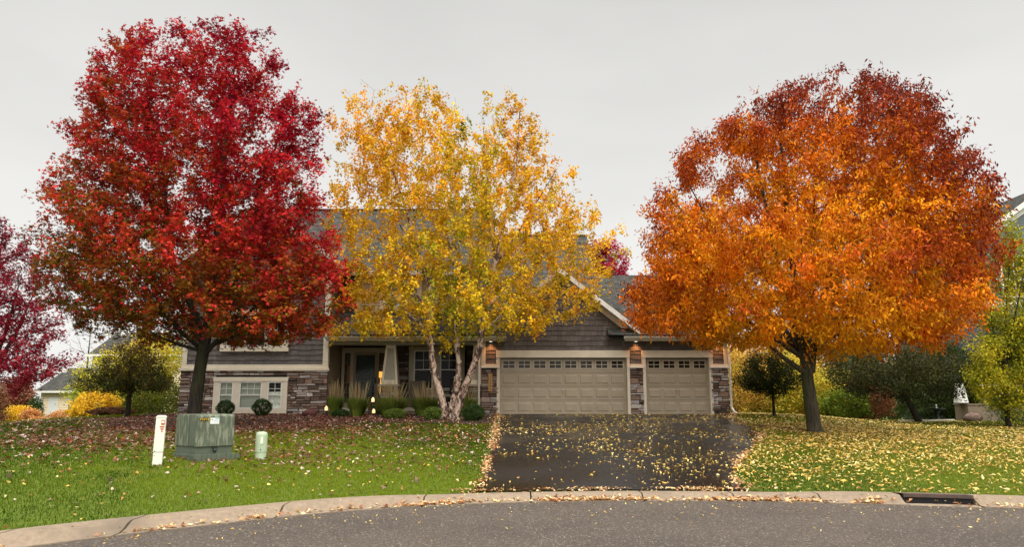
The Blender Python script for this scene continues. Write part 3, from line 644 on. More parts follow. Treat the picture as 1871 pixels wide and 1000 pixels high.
# --- smaller and background trees
def smalltree(name, label, cat, base, trunk_top, prof, Y, ntips, nleaf, shape, size, cols, cf, bark='darkbark', r=.08, droop=.2, flat=.6, group=None, shell=.5, lean=0, sig=.1, ysq=.9, rt=.004, nstem=5, seed=1, up=.8):
    x0, y0, z0 = base; t_ = thing(name, label, cat, base, group)
    tips = profile_crown(prof, Y, ntips, shell=shell, ysq=ysq, seed=seed); zz = np.array([p[0] for p in prof]); ztop = zz.max(); cx = np.mean([(p[1]+p[2])/2 for p in prof]); hw = max((p[2]-p[1])/2 for p in prof)
    st = [([(x0, y0, z0-.1), (x0+lean*.1, y0, z0+.1), (x0+lean*.5, y0, (z0+trunk_top)/2), (x0+lean, y0, trunk_top)], [r*1.35, r*1.05, r*.9, r*.8], None)]
    for k in range(nstem):
        a = 2*math.pi*(k+.3)/nstem+seed; q = .0 if k == 0 else .5; top = Vector((x0+lean, y0, trunk_top))
        e = Vector((cx+hw*q*math.cos(a), Y+hw*q*math.sin(a), trunk_top+(ztop-trunk_top)*(.9 if k == 0 else .6))); st.append(([top, top.lerp(e, .45)+Vector((math.cos(a)*.1*hw*q, math.sin(a)*.1*hw*q, 0)), e], [r*.6, r*.35, .01], 0))
    G = grow(st, tips, rtip=rt, up=up); wl(treemesh(G, M[bark], t_, 'trunk'), t_)
    P, I = twigpts(G, nleaf, .02, sig); f = cf(P)+clus(I, .15, seed+3)+jit(nleaf, .12)
    c = colmix(P, cols, f)*rng.uniform(.7, 1.25, (nleaf, 1))
    wl(leafcloud('crown', P, rng.uniform(size*.75, size*1.25, nleaf), shape, c, M['leaf'], t_, droop=droop, flat=flat), t_)
    return t_
half = lambda P: .5+0*P[:, 0]
def hb(z0, z1): return lambda P: (P[:, 2]-z0)/(z1-z0)
def base_px(px, py, Y):
    p = pxp(px, py, Y); return (p[0], Y, g1(p[0], Y))
YELL = [(.30, .30, .03), (.55, .42, .04), (.72, .50, .06), (.80, .50, .08)]
CRIM = [(.10, .008, .015), (.22, .011, .022), (.34, .02, .04), (.44, .05, .07)]
OLIVE = [(.025, .035, .008), (.05, .055, .012), (.09, .07, .018), (.10, .045, .02)]
smalltree('maple_tree', 'crimson maple at the left edge, in front of the pale neighbouring shed wing', 'tree', base_px(-30, 760, 34), 2.6,
    prof_px([(385, -20, 25), (420, -70, 55), (470, -120, 78), (520, -140, 92), (570, -150, 108), (620, -150, 128), (655, -140, 135), (685, -110, 105), (710, -80, 40)], 34), 34, 520, 26000, 'maple', .11, CRIM, lambda P: .45-.3*(P[:, 2]-5)/6, r=.2, sig=.13, shell=.5, seed=3, rt=.006)
smalltree('crabapple_tree', 'small dark brown-green tree with a spreading flat crown, left of the red maple trunk', 'tree', base_px(232, 772, 26), 2.05,
    prof_px([(625, 225, 262), (638, 200, 280), (655, 182, 296), (680, 160, 310), (696, 140, 322), (708, 146, 318), (715, 180, 280)], 26), 26, 300, 12500, 'ovate', .07, [(.045, .055, .012), (.10, .075, .016), (.15, .08, .02), (.15, .05, .025)], lambda P: .45+.35*(P[:, 2]-3.2), r=.085, sig=.09, seed=6)
smalltree('locust_tree', 'feathery yellow-green tree behind the dark spreading tree, before the grey neighbouring roof', 'tree', base_px(250, 765, 33), 2.2,
    prof_px([(612, 240, 300), (626, 212, 330), (645, 195, 345), (675, 160, 345), (700, 130, 345), (745, 128, 340), (765, 190, 330)], 33), 33, 380, 32000, 'ovate', .08, [(.20, .25, .015), (.46, .44, .02), (.72, .54, .03), (.82, .54, .04)], lambda P: .45+.25*(P[:, 2]-3.2), r=.07, sig=.16, seed=7, droop=.4)
smalltree('maple_tree', 'rusty pink bushy tree beyond the left end of the cream wing', 'tree', base_px(45, 768, 52), 1.6,
    prof_px([(690, 20, 60), (700, 5, 62), (720, -5, 60), (745, 0, 56), (758, 5, 50)], 52), 52, 130, 7000, 'ovate', .14, [(.18, .07, .04), (.30, .11, .06), (.36, .16, .09)], half, r=.08, sig=.2, seed=8)
smalltree('maple_tree', 'russet leafy bush at the very left edge of the lawn', 'tree', base_px(-5, 775, 30), 1.3,
    prof_px([(700, -50, -5), (720, -60, 8), (745, -60, 12), (770, -50, 10)], 30), 30, 120, 7000, 'ovate', .075, [(.16, .07, .03), (.24, .11, .05), (.30, .09, .05)], half, r=.05, sig=.12, seed=9)
smalltree('maple_tree', 'bright crimson tree rising behind the garage roof', 'tree', base_px(1105, 760, 48), 4,
    prof_px([(440, 1085, 1120), (450, 1068, 1138), (475, 1060, 1146), (500, 1062, 1150), (560, 1060, 1150)], 48), 48, 220, 12000, 'maple', .13, [(.20, .008, .03), (.42, .012, .05), (.55, .03, .08)], half, r=.15, sig=.18, seed=10, rt=.006)
smalltree('maple_tree', 'pink-red tree far behind the right corner of the garage', 'tree', base_px(1342, 762, 60), 3,
    prof_px([(632, 1328, 1345), (650, 1318, 1356), (680, 1315, 1360), (715, 1315, 1360)], 60), 60, 120, 7000, 'ovate', .16, [(.36, .07, .09), (.52, .14, .15)], half, r=.12, sig=.2, seed=11)
smalltree('crabapple_tree', 'small dark flat-crowned tree with a forked trunk between the garage and the ash', 'tree', base_px(1415, 768, 26.5), 2.05,
    prof_px([(640, 1385, 1420), (652, 1362, 1445), (668, 1348, 1462), (688, 1338, 1476), (702, 1345, 1470), (716, 1370, 1450)], 26.5), 26.5, 240, 12000, 'ovate', .065, OLIVE, lambda P: .4+.5*(P[:, 2]-3.0), r=.055, sig=.09, seed=12)
smalltree('crabapple_tree', 'wide dark green leaning tree right of the ash trunk', 'tree', base_px(1680, 766, 28), 2.0,
    prof_px([(625, 1560, 1700), (640, 1515, 1745), (665, 1502, 1772), (695, 1500, 1780), (712, 1520, 1765), (724, 1560, 1730)], 28), 28, 440, 25000, 'ovate', .075, [(.035, .04, .012), (.06, .06, .016), (.10, .085, .02), (.16, .055, .03)], lambda P: .35+.2*(P[:, 2]-3.0), r=.12, sig=.12, seed=13, lean=-.55)
smalltree('birch_tree', 'slender yellow-green birch at the right edge, in front of the blue-grey house', 'tree', base_px(1842, 772, 25), 2.6,
    prof_px([(395, 1825, 1850), (420, 1812, 1890), (470, 1812, 1930), (520, 1808, 1950), (570, 1795, 1960), (620, 1775, 1970), (670, 1758, 1970), (710, 1770, 1965), (738, 1790, 1950)], 25), 25, 650, 42000, 'ovate', .075, [(.08, .12, .012), (.22, .25, .015), (.48, .40, .02), (.68, .48, .03)], lambda P: .52+0*P[:, 0], r=.08, sig=.13, seed=14, droop=.4, ysq=.7)
# bare far trees behind the left neighbour
for px_, hh, s_ in ((150, 560, 31), (190, 575, 32), (255, 570, 33), (300, 580, 34), (1388, 640, 35)):
    b0 = base_px(px_, 765, 80); 
    t_ = thing('bare_tree', 'leafless thin grey tree on the far skyline', 'tree', b0, 'bare trees on the skyline')
    tp = profile_crown(prof_px([(hh, px_-6, px_+8), (hh+30, px_-22, px_+24), (hh+70, px_-28, px_+30), (hh+110, px_-18, px_+18)], 80), 80, 70, seed=s_)
    G = grow([([b0, (b0[0], 80, b0[2]+4), (b0[0], 80, b0[2]+9)], [.16, .12, .03], None)], tp, rtip=.014)
    wl(treemesh(G, M['bark'], t_, 'trunk'), t_)

# ---------------------------------------------------------------- shrubs
def shrub(name, label, x, y, rx, ry, rz, n, size, cols, shape='ovate', group=None, solid=.8, m='needle', droop=-.1, ragged=.08, stemc=True):
    z0 = g1(x, y); t_ = thing(name, label, 'shrub', (x, y, z0), group)
    u = rng.normal(0, 1, (n, 3)); u /= np.linalg.norm(u, axis=1)[:, None]; a = np.arctan2(u[:, 1], u[:, 0])
    lob = 1+ragged*np.sin(a*4+u[:, 2]*5)+ragged*np.sin(a*7-u[:, 2]*3+2)+rng.normal(0, ragged*.5, n)
    q = rng.uniform(0, 1, n)**(1/3)*(1-solid)+solid; q *= lob
    P = np.stack([x+u[:, 0]*rx*q, y+u[:, 1]*ry*q, z0+rz+u[:, 2]*rz*q], 1); P = P[P[:, 2] > gh(P[:, 0], P[:, 1])-.02]; k = len(P)
    c = colmix(P, cols, rng.uniform(0, 1, k)*.6+.2+.25*np.sin(a[:k]*3))*rng.uniform(.7, 1.25, (k, 1))
    st = MB()
    for i in range(9):
        aa = rng.uniform(0, 6.28); st.tube([(0, 0, -.03), (math.cos(aa)*rx*.35, math.sin(aa)*ry*.35, rz*.9), (math.cos(aa)*rx*.75, math.sin(aa)*ry*.75, rz*1.45)], [.012, .009, .004], 4)
    st.build('stem', M['darkbark'], t_)
    wl(leafcloud('foliage', P, rng.uniform(size*.7, size*1.3, k), shape, c, M[m], t_, droop=droop, flat=.3), t_)
    return t_
BOX = [(.015, .035, .008), (.035, .07, .012), (.06, .10, .02)]
LIM = [(.05, .09, .012), (.10, .15, .02), (.16, .20, .03)]
for (px, py, Y, rx, rz, lab, cols, n) in [
    (478, 764, 26.6, .31, .29, 'clipped dark round shrub in front of the wide lower window', BOX, 5000),
    (411, 764, 26.6, .29, .27, 'clipped dark round shrub half hidden behind the green utility cabinet', BOX, 4500),
    (865, 779, 24.6, .34, .26, 'clipped dark green round shrub right of the birch trunks by the driveway', BOX, 6500),
    (790, 776, 24.8, .28, .21, 'light green mounded shrub just left of the birch trunks', LIM, 5000),
    (722, 772, 25.2, .32, .17, 'low light green shrub before the porch column', LIM, 4500),
    (622, 765, 26.0, .28, .13, 'low dark spreading shrub near the left grass clumps', BOX, 3000),
    (690, 753, 27.2, .25, .2, 'mid green shrub behind the wooden planter at the porch', LIM, 2500)]:
    p = pxp(px, py, Y); shrub('round_shrub', lab, p[0], Y, rx, rx*.95, rz, n, .035, cols)
YB = [(.50, .36, .03), (.80, .50, .03), (.88, .54, .05)]; OB = [(.55, .26, .06), (.72, .36, .12), (.78, .42, .20)]
HG = [(.14, .20, .02), (.44, .42, .035), (.74, .58, .06), (.80, .50, .09)]
for (name, px, Y, rx, rz, lab, cols, n, size) in [
    ('yellow_shrub', 34, 44, .8, .48, 'bright yellow shrub left of the orange one, beside the cream wing', YB, 3500, .09),
    ('orange_shrub', 56, 43, .5, .40, 'peach-orange shrub at the left corner of the cream wing', OB, 2500, .09),
    ('orange_shrub', 71, 42, .38, .15, 'small low orange shrub under the white side door', OB, 1500, .08),
    ('evergreen_shrub', 63, 50, .5, .85, 'dark evergreen shrub against the cream wing corner', BOX, 3500, .08),
    ('orange_shrub', 122, 40, .85, .30, 'salmon-tipped low shrub right of the white side door', OB, 3000, .08),
    ('yellow_shrub', 176, 29.6, .78, .50, 'tall golden shrub just left of the small dark tree', YB, 5000, .075),
    ('yellow_shrub', 148, 29, .42, .24, 'golden low shrub in front of the taller golden one', YB, 2500, .075),
    ('burgundy_shrub', 205, 28.6, .7, .15, 'low burgundy-brown shrub below the golden shrubs', [(.05, .02, .015), (.10, .04, .02), (.12, .07, .02)], 5000, .06),
    ('green_shrub', 285, 31, 1.4, .6, 'dark leafy shrub beside the stone corner of the house, left', [(.04, .06, .01), (.10, .12, .02), (.28, .28, .03)], 7000, .06),
    ('green_shrub', 240, 32, 1.0, .75, 'yellow-green shrub behind the trunk of the small dark tree', HG, 5000, .07)]:
    p = pxp(px, 750, Y); shrub(name, lab, p[0], Y, rx, rx*.8, rz, n, size, cols, m='leaf', ragged=.16, solid=.65)
tall = [(1345, 33, 1.6, 1.55, 'golden shrub against the right corner of the garage', [(.62, .44, .05), (.75, .48, .08), (.8, .44, .14)]),
        (1385, 34, 1.5, 1.35, 'yellow-green shrub behind the forked small tree', HG), (1430, 33.5, 1.5, 1.45, 'lime and gold shrub right of the forked small tree', HG),
        (1472, 35, 1.4, 1.5, 'yellow shrub directly behind the ash trunk', YB), (1520, 33, 1.2, 1.05, 'yellow-green shrub right of the ash trunk', HG),
        (1545, 31.5, 1.0, .62, 'fresh green low shrub before the yellow hedge', [(.06, .12, .015), (.16, .22, .02), (.34, .36, .04)]),
        (1588, 32, 1.0, .95, 'reddish orange shrub under the leaning dark tree', [(.12, .09, .03), (.28, .11, .05), (.42, .12, .06)]),
        (1575, 36, 2.0, 1.6, 'dark green tall shrub beyond the reddish one', [(.03, .05, .01), (.06, .09, .015), (.12, .15, .02)]),
        (1640, 37, 2.2, 1.1, 'grey-green reedy shrub under the leaning dark tree', [(.10, .15, .05), (.18, .24, .08), (.26, .32, .10)]),
        (1700, 38, 2.2, 1.2, 'green shrub behind the birdbath', [(.07, .12, .02), (.14, .20, .03), (.24, .28, .05)]),
        (1740, 36, 1.5, 1.9, 'dark green shrub beside the white porch post of the next house', [(.03, .05, .01), (.06, .09, .015), (.12, .15, .02)]),
        (1500, 40, 3.5, 2.2, 'wide olive thicket far behind the ash trunk', [(.05, .07, .012), (.14, .15, .02), (.3, .28, .04)]),
        (1420, 42, 3.5, 1.7, 'wide yellow thicket far behind the garage corner', HG)]
for (px, Y, rx, rz, lab, cols) in tall:
    p = pxp(px, 750, Y); shrub('tall_shrub', lab, p[0], Y, rx, rx*.8, rz, int(3800*rx*rz+2500), .085, cols, m='leaf', ragged=.14, solid=.6)
p = pxp(1838, 755, 29.0); shrub('wispy_shrub', 'wispy grey-green shrub in front of the concrete planter wall', p[0], 28.8, .8, .5, .45, 2500, .07, [(.06, .08, .04), (.12, .14, .06)], 'lance', m='leaf', ragged=.25, solid=.4)
p = pxp(1868, 765, 28.0); shrub('low_shrub', 'low yellow-green shrub at the right edge below the wispy one', p[0], 28.2, .6, .4, .2, 2200, .05, LIM)

# ornamental feather grass
def feather(lab, x, y, r, h, n, plume):
    z0 = g1(x, y); t_ = thing('feather_grass', lab, 'ornamental grass', (x, y, z0), 'feather grass clumps before the porch')
    a = rng.uniform(0, 6.28, n); q = np.sqrt(rng.uniform(0, 1, n)); X = np.cos(a)*q*r*.55; Y = np.sin(a)*q*r*.55; hh = h*.55*rng.uniform(.6, 1.1, n)
    V = np.empty((n, 2, 4, 3)); out = q*r*.65
    tip = np.stack([X+np.cos(a)*out, Y+np.sin(a)*out, hh], 1); mid = np.stack([X+np.cos(a)*out*.35, Y+np.sin(a)*out*.35, hh*.6], 1); b0 = np.stack([X, Y, 0*X-.02], 1)
    wv = np.stack([np.sin(a+.6), -np.cos(a+.6), 0*a], 1)*.006
    V[:, 0] = np.stack([b0-wv, b0+wv, mid+wv, mid-wv], 1); V[:, 1] = np.stack([mid-wv, mid+wv, tip+wv*.2, tip-wv*.2], 1)
    c = colmix(V, [(.05, .09, .012), (.12, .17, .025), (.22, .22, .04)], rng.uniform(0, 1, n))
    npmesh('blade_tuft', V.reshape(-1, 3), np.arange(n*8).reshape(-1, 4), M['grassm'], t_, col=np.repeat(c, 8, 0))
    m_ = plume; a = rng.uniform(0, 6.28, m_); q = rng.uniform(0, 1, m_)**.6; H = h*rng.uniform(.60, 1.12, m_); X = np.cos(a)*q*r*.4; Y = np.sin(a)*q*r*.4
    tx = X+np.cos(a)*q*r*.75+rng.normal(0, .03, m_); ty = Y+np.sin(a)*q*r*.5
    pb = MB()
    for k in range(m_):
        B = Vector((X[k], Y[k], 0)); T = Vector((tx[k], ty[k], H[k])); m1 = B.lerp(T, .62); c = (.30+.1*rng.uniform(), .23+.06*rng.uniform(), .12)
        pb.tube([B, m1, m1.lerp(T, .35), m1.lerp(T, .7), T], [.0025, .0025, .010, .008, .002], 3, False, c)
    pb.build('plume', PL, t_)
PL = mat('plume_straw', rough=.9, attr=True)
for (px, py, Y, r, h, lab) in [(612, 766, 26.3, .28, 1.22, 'narrow feather grass clump next to the left stone corner'), (653, 766, 26.2, .36, 1.15, 'feather grass clump in front of the glass entry door'),
        (715, 765, 26.0, .50, 1.2, 'widest feather grass clump in front of the porch column'), (776, 766, 26.4, .46, 1.15, 'feather grass clump before the porch chairs, left of the birch'), (850, 766, 26.0, .42, 1.18, 'feather grass clump right of the birch trunks')]:
    p = pxp(px, py, Y); feather(lab, p[0], Y, r, h, int(2600*r/.4), int(60*r/.4))


# ================================================================ HOUSE
FY = 28.0
H_ = thing('house', 'grey-brown shake and stone house with two tan garage doors', 'house', (0, FY, 1.08))
def hp(o): o.location = (0, -FY, -1.08); return o     # parts modelled in world coordinates
def clip_poly(poly, a, b, c):      # keep a*x+b*z<=c
    out = []
    for i in range(len(poly)):
        p, q = poly[i], poly[(i+1) % len(poly)]; fp = a*p[0]+b*p[1]-c; fq = a*q[0]+b*q[1]-c
        if fp <= 0: out.append(p)
        if fp*fq < 0:
            t = fp/(fp-fq); out.append((p[0]+(q[0]-p[0])*t, p[1]+(q[1]-p[1])*t))
    return out
def shakes(name, x0, x1, z0, z1, y, lines=(), holes=(), pitch=.195, parent=None):
    mb = MB(); z = z0; row = 0
    mb2poly = [(x0, z0), (x1, z0), (x1, z1), (x0, z1)]
    for ln in lines: mb2poly = clip_poly(mb2poly, *ln)
    mb.prism(mb2poly, y, y+.03, (.02, .015, .012))
    while z < z1:
        x = x0-random.uniform(0, .1)
        while x < x1:
            wd = random.choice([.11, .13, .16, .19, .23]); a = max(x, x0); b = min(x+wd-.006, x1); x += wd
            if b-a < .02: continue
            dz = random.choice([0, 0, 0, .018, -.012]); zb_ = max(z+dz, z0); zt = min(z+pitch+.01, z1)
            if zt-zb_ < .03: continue
            poly = [(a, zb_), (b, zb_), (b, zt), (a, zt)]
            for ln in lines: poly = clip_poly(poly, *ln) if poly else poly
            if len(poly) < 3: continue
            skip = False
            for hx0, hx1, hz0, hz1 in holes:
                if a > hx0 and b < hx1 and zb_ > hz0 and zt < hz1: skip = True
            if skip: continue
            k = random.uniform(.82, 1.15); c = (.118*k, .100*k, .092*k)
            n = len(poly); vs = []
            for (px, pz) in poly:
                t = min(1, max(0, (pz-zb_)/(zt-zb_+1e-6))); vs.append((px, y-.028+.024*t, pz))
            vs += [(px, y, pz) for px, pz in poly]
            mb.add(vs, [tuple(range(n))]+[((i+1) % n, i, i+n, (i+1) % n+n) for i in range(n)], c)
        z += pitch; row += 1
    return hp(mb.build(name, M['shake'], parent or H_))
STC = [(.24, .165, .125), (.13, .085, .062), (.30, .23, .19), (.20, .125, .095), (.36, .32, .30), (.09, .058, .045), (.27, .17, .12), (.44, .385, .34)]
def stonework(name, x0, x1, z0, z1, y, holes=(), side=None, dark=1., parent=None, axis='y'):
    """ledgestone veneer; axis 'y' faces -y, axis 'x' faces side*x (x0,x1 then run along y, y is the x of the wall)"""
    mb = MB()
    def tr(px, dep, pz):
        if axis == 'y': return (px, y-dep, pz)
        return (y+side*dep, px, pz)
    def face(vs, fs, c):
        if axis == 'x' and side < 0: pass
        mb.add(vs, fs, c)
    vs = [tr(x0, -.02, z0), tr(x1, -.02, z0), tr(x1, -.02, z1), tr(x0, -.02, z1), tr(x0, .012, z0), tr(x1, .012, z0), tr(x1, .012, z1), tr(x0, .012, z1)]
    mb.add(vs, [(4, 5, 6, 7), (0, 4, 7, 3), (1, 2, 6, 5), (7, 6, 2, 3), (0, 1, 5, 4)], (.03, .024, .02))
    z = z0
    while z < z1-.01:
        h = random.choice([.07, .09, .11, .15, .20]); h = min(h, z1-z)
        if z1-z-h < .04: h = z1-z
        x = x0
        while x < x1-.01:
            wd = random.uniform(.14, .55) if h < .15 else random.uniform(.2, .42); wd = min(wd, x1-x)
            if x1-x-wd < .1: wd = x1-x
            subs = [(z, h)]
            if h > .12 and random.random() < .5: k = random.uniform(.35, .65); subs = [(z, h*k), (z+h*k, h*(1-k))]
            for (sz, sh) in subs:
                a, b, c_, d = x+.004, x+wd-.004, sz+.004, sz+sh-.004; skip = False
                for hx0, hx1, hz0, hz1 in holes:
                    if b > hx0 and a < hx1 and d > hz0 and c_ < hz1:
                        if a >= hx0 and b <= hx1: skip = True
                        elif a < hx0: b = min(b, hx0+.01)
                        elif b > hx1: a = max(a, hx1-.01)
                if skip or b-a < .03: continue
                dp = random.uniform(.03, .075); e = .012; j = lambda s=.012: random.uniform(-s, s); js = min(.012, sh*.15)
                q = [(a+abs(j()), c_+abs(j(js))), (b-abs(j()), c_+abs(j(js))), (b-abs(j()), d-abs(j(js))), (a+abs(j()), d-abs(j(js)))]
                cx, cz = (a+b)/2, (c_+d)/2; ins = [(px+(cx-px)*min(.5, e/max(.02, (b-a)/2)), pz+(cz-pz)*min(.5, e/max(.02, (d-c_)/2))) for px, pz in q]
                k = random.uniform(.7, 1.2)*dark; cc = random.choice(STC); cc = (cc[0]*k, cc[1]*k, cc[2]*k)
                vs = [tr(px, 0, pz) for px, pz in q]+[tr(px, dp-.012, pz) for px, pz in q]+[tr(px, dp+j(.006), pz) for px, pz in ins]
                mb.add(vs, [(8, 9, 10, 11)]+[(i, (i+1) % 4, (i+1) % 4+4, i+4) for i in range(4)]+[(i+4, (i+1) % 4+4, (i+1) % 4+8, i+8) for i in range(4)], cc)
            x += wd
        z += h
    o = mb.build(name, M['stone'], parent or H_)
    return hp(o) if parent is None else o
def part(mb, name, m, bevel=0, smooth=False): return hp(mb.build(name, M[m] if isinstance(m, str) else m, H_, smooth, bevel))
def bxp(name, m, *b, bevel=.006):
    q = MB()
    for k in b: q.box(*k)
    return part(q, name, m, bevel)

SL = .79; LWc, LWx0, LWx1 = -9.665, -12.37, -6.96; LWpk = 9.3
# structural walls (behind the cladding)
def gable_line(cx, zpk, sl): return [(sl, 1, sl*cx+zpk), (-sl, 1, -sl*cx+zpk)]
q = MB(); q.prism([(LWx0, 1.0), (LWx1, 1.0), (LWx1, LWpk-.2-SL*(LWx1-LWc)), (LWc, LWpk-.25), (LWx0, LWpk-.2-SL*(LWx1-LWc))], FY+.03, FY+.16); part(q, 'wall', 'lapwall')
bxp('wall', 'lapwall', (LWx0+.0, LWx0+.15, FY+.16, 44, .6, 6.85), bevel=0)
q = MB(); q.box(LWx1-.15, LWx1, FY+.16, 31, 1.0, 6.6); part(q, 'wall', 'lap')
bxp('wall', 'lapwall', (LWx0+.15, 8.0, 43.8, 44, .6, 6.6), bevel=0)
bxp('wall', 'lapwall', (7.9, 8.06, FY+.16, 34.9, 1.0, 3.95), bevel=0)
q = MB(); q.prismx([(FY+.2, 3.95), (34.8, 3.95), (31.45, 6.75)], 7.9, 8.06); part(q, 'wall', 'lapwall')
q = MB(); q.prismx([(31.0, 1.0), (38.5, 1.0), (38.5, 6.5), (34.8, 9.25), (31.0, 6.45)], 3.3, 3.42); part(q, 'wall', 'lapwall')
q = MB(); q.prismx([(31.0, 1.0), (43.8, 1.0), (43.8, 6.4), (37.4, 11.15), (31.0, 6.4)], -1.25, -1.15); part(q, 'wall', 'lapwall')
bxp('wall', 'lapwall', (-1.1, 3.3, 38.5, 38.65, .6, 6.5), bevel=0); bxp('wall', 'lapwall', (3.42, 7.9, 34.9, 35.0, .6, 3.95), bevel=0)
# left wing cladding
shakes('shake_siding', LWx0+.12, LWx1-.12, 2.9, LWpk-.35, FY, lines=[(SL, 1, SL*LWc+LWpk-.38), (-SL, 1, -SL*LWc+LWpk-.38)], holes=[(-10.95, -8.45, 3.5, 5.0)])
stonework('stone_veneer', LWx0-.06, LWx1+.05, .95, 2.72, FY, holes=[(-11.1, -8.42, 1.1, 2.44)])
stonework('stone_veneer', FY, FY+1.0, .95, 2.72, LWx0-.0, axis='x', side=-1)
bxp('belt_trim', 'trim', (LWx0-.09, LWx1+.1, FY-.10, FY+.03, 2.70, 2.80), bevel=.004)
bxp('belt_trim', 'trim', (LWx0-.05, LWx1+.06, FY-.05, FY+.03, 2.803, 2.93), bevel=.004)
bxp('corner_board', 'trim', (LWx0-.04, LWx0+.14, FY-.045, FY+.03, 2.933, 6.7), (LWx0-.04, LWx0-.002, FY+.033, FY+.18, 2.933, 6.7))
bxp('corner_board', 'trim', (LWx1-.16, LWx1+.04, FY-.045, FY+.03, 2.933, 6.5), (LWx1+.002, LWx1+.04, FY+.033, FY+.18, 2.933, 6.5))

def sash(parent_name, x0, x1, z0, z1, y, gridn=(2, 2), dblh=True, blind=None, framem='white', fw=.045, glassm='glass', grid_top=True, back='dark'):
    """window: frame part with glass, blind sub-parts. face toward -y at y"""
    q = MB(); q.box(x0, x1, y-.03, y+.02, z0, z0+fw); q.box(x0, x1, y-.03, y+.02, z1-fw, z1); q.box(x0, x0+fw, y-.028, y+.02, z0+fw, z1-fw); q.box(x1-fw, x1, y-.028, y+.02, z0+fw, z1-fw)
    zm = (z0+z1)/2
    if dblh: q.box(x0+fw, x1-fw, y-.022, y+.015, zm-.02, zm+.02)
    gz0 = zm+.02 if dblh and grid_top else z0+fw
    for i in range(1, gridn[0]):
        xx = x0+fw+(x1-x0-2*fw)*i/gridn[0]; q.box(xx-.009, xx+.009, y-.012, y+.004, gz0, z1-fw)
    for j in range(1, gridn[1]):
        zz = gz0+(z1-fw-gz0)*j/gridn[1]; q.box(x0+fw, x1-fw, y-.0105, y+.003, zz-.009, zz+.009)
    wn = part(q, 'window', framem)
    g = MB(); g.add([(x0+fw, y+.008, z0+fw), (x1-fw, y+.008, z0+fw), (x1-fw, y+.008, z1-fw), (x0+fw, y+.008, z1-fw)], [(0, 1, 2, 3)]); g.build('pane', M[glassm], wn)
    if blind == 'blind':
        b = MB(); n_ = int((z1-z0)/.05)
        for i in range(n_):
            zz = z0+(z1-z0)*(i+.5)/n_; b.add([(x0+fw, y+.018, zz-.024), (x1-fw, y+.018, zz-.024), (x1-fw, y+.030, zz+.024), (x0+fw, y+.030, zz+.024)], [(0, 1, 2, 3)])
        b.build('blind', M['blind'], wn)
    if blind == 'lace':
        b = MB(); b.box(x0+fw, x1-fw, y+.025, y+.03, z0+fw, z0+(z1-z0)*.62); b.build('curtain', M['lace'], wn)
    b = MB(); b.box(x0+.01, x1-.01, y+.16, y+.17, z0+.01, z1-.01); b.build('room_shade', M[back], wn)
    return wn
def casing(x0, x1, z0, z1, y, w, openings, name='window_trim', m='trim', dep=.05):
    """flat casing x0..x1,z0..z1 with rectangular openings (same z range)"""
    q = MB(); oz0, oz1 = openings[0][2], openings[0][3]
    q.box(x0, x1, y-dep, y+.03, z0, oz0); q.box(x0-.015, x1+.015, y-dep-.012, y+.03, oz1, z1)
    xs_ = [x0]+[v for o in openings for v in o[:2]]+[x1]
    for a, b in zip(xs_[::2], xs_[1::2]): q.box(a, b, y-dep+.003, y+.03, oz0, oz1)
    return part(q, name, m, .004)
# cut the structural wall visually: windows sit proud of it
op = [(-10.92, -10.40, 1.30, 2.30), (-10.17, -9.33, 1.30, 2.30), (-9.12, -8.58, 1.30, 2.30)]
WY = FY-.13
def deepwin(op, tx0, tx1, tz0, tz1, y, blinds, m='trim', gridn=(2, 2), framem='white', dbl=True, back='dark'):
    casing(tx0, tx1, tz0, tz1, y, .1, op, m=m, dep=.22 if y < FY else .2)
    for (a, b, c, d), bl in zip(op, blinds): sash('window', a+.002, b-.002, c+.002, d-.002, y-.165, gridn if (b-a) < .7 else (gridn[0]+1, gridn[1]), dbl, bl, framem, back=back)
deepwin(op, -11.14, -8.38, 1.12, 2.46, FY+.10, ['blind', 'blind', 'lace'])
op = [(-10.80, -10.10, 3.60, 4.85), (-9.95, -9.30, 3.60, 4.85), (-9.15, -8.60, 3.60, 4.85)]
deepwin(op, -11.0, -8.42, 3.42, 5.0, FY+.10, [None, None, None])

# roofs ----------------------------------------------------------------
def roofplane(q, pts, ua, va, org):
    """pts 3D polygon (top), gives a slab .1 thick with shingle uv"""
    P3 = [Vector(p) for p in pts]; n = len(P3); nn = (P3[1]-P3[0]).cross(P3[2]-P3[0]).normalized()
    if nn.z < 0: P3 = P3[::-1]; nn = -nn
    B = [p-nn*.10 for p in P3]; ua, va, org = Vector(ua).normalized(), Vector(va).normalized(), Vector(org)
    def uvf(p): d = p-org; return (d.dot(ua), d.dot(va))
    vs = P3+B; fs = [tuple(range(n)), tuple(range(2*n-1, n-1, -1))]+[((i+1) % n, i, i+n, (i+1) % n+n) for i in range(n)]
    uv = [uvf(vs[i]) for f in fs for i in f]; q.add(vs, fs, None, uv)
    # shingle course edges: thin proud butts
    return q
def FZ(y): return 3.98+.75*(y-27.5)
EY = 27.55
q = MB(); v_ = (0, 1, .75)
roofplane(q, [(-6.9, EY, FZ(EY)), (-.9, EY, FZ(EY)), (-.9, 37.4, FZ(37.4)), (-6.9, 37.4, FZ(37.4))], (1, 0, 0), v_, (0, EY, FZ(EY)))
roofplane(q, [(-12.7, 31.5, FZ(31.5)), (-6.903, 31.5, FZ(31.5)), (-6.903, 37.4, FZ(37.4)), (-12.7, 37.4, FZ(37.4))], (1, 0, 0), v_, (0, EY, FZ(EY)))
roofplane(q, [(-12.7, 37.403, FZ(37.4)), (-.9, 37.403, FZ(37.4)), (-.9, 44.4, FZ(37.4)-.75*7), (-12.7, 44.4, FZ(37.4)-.75*7)], (1, 0, 0), (0, 1, -.75), (0, 37.4, 10))
part(q, 'roof', 'roof')
q = MB()
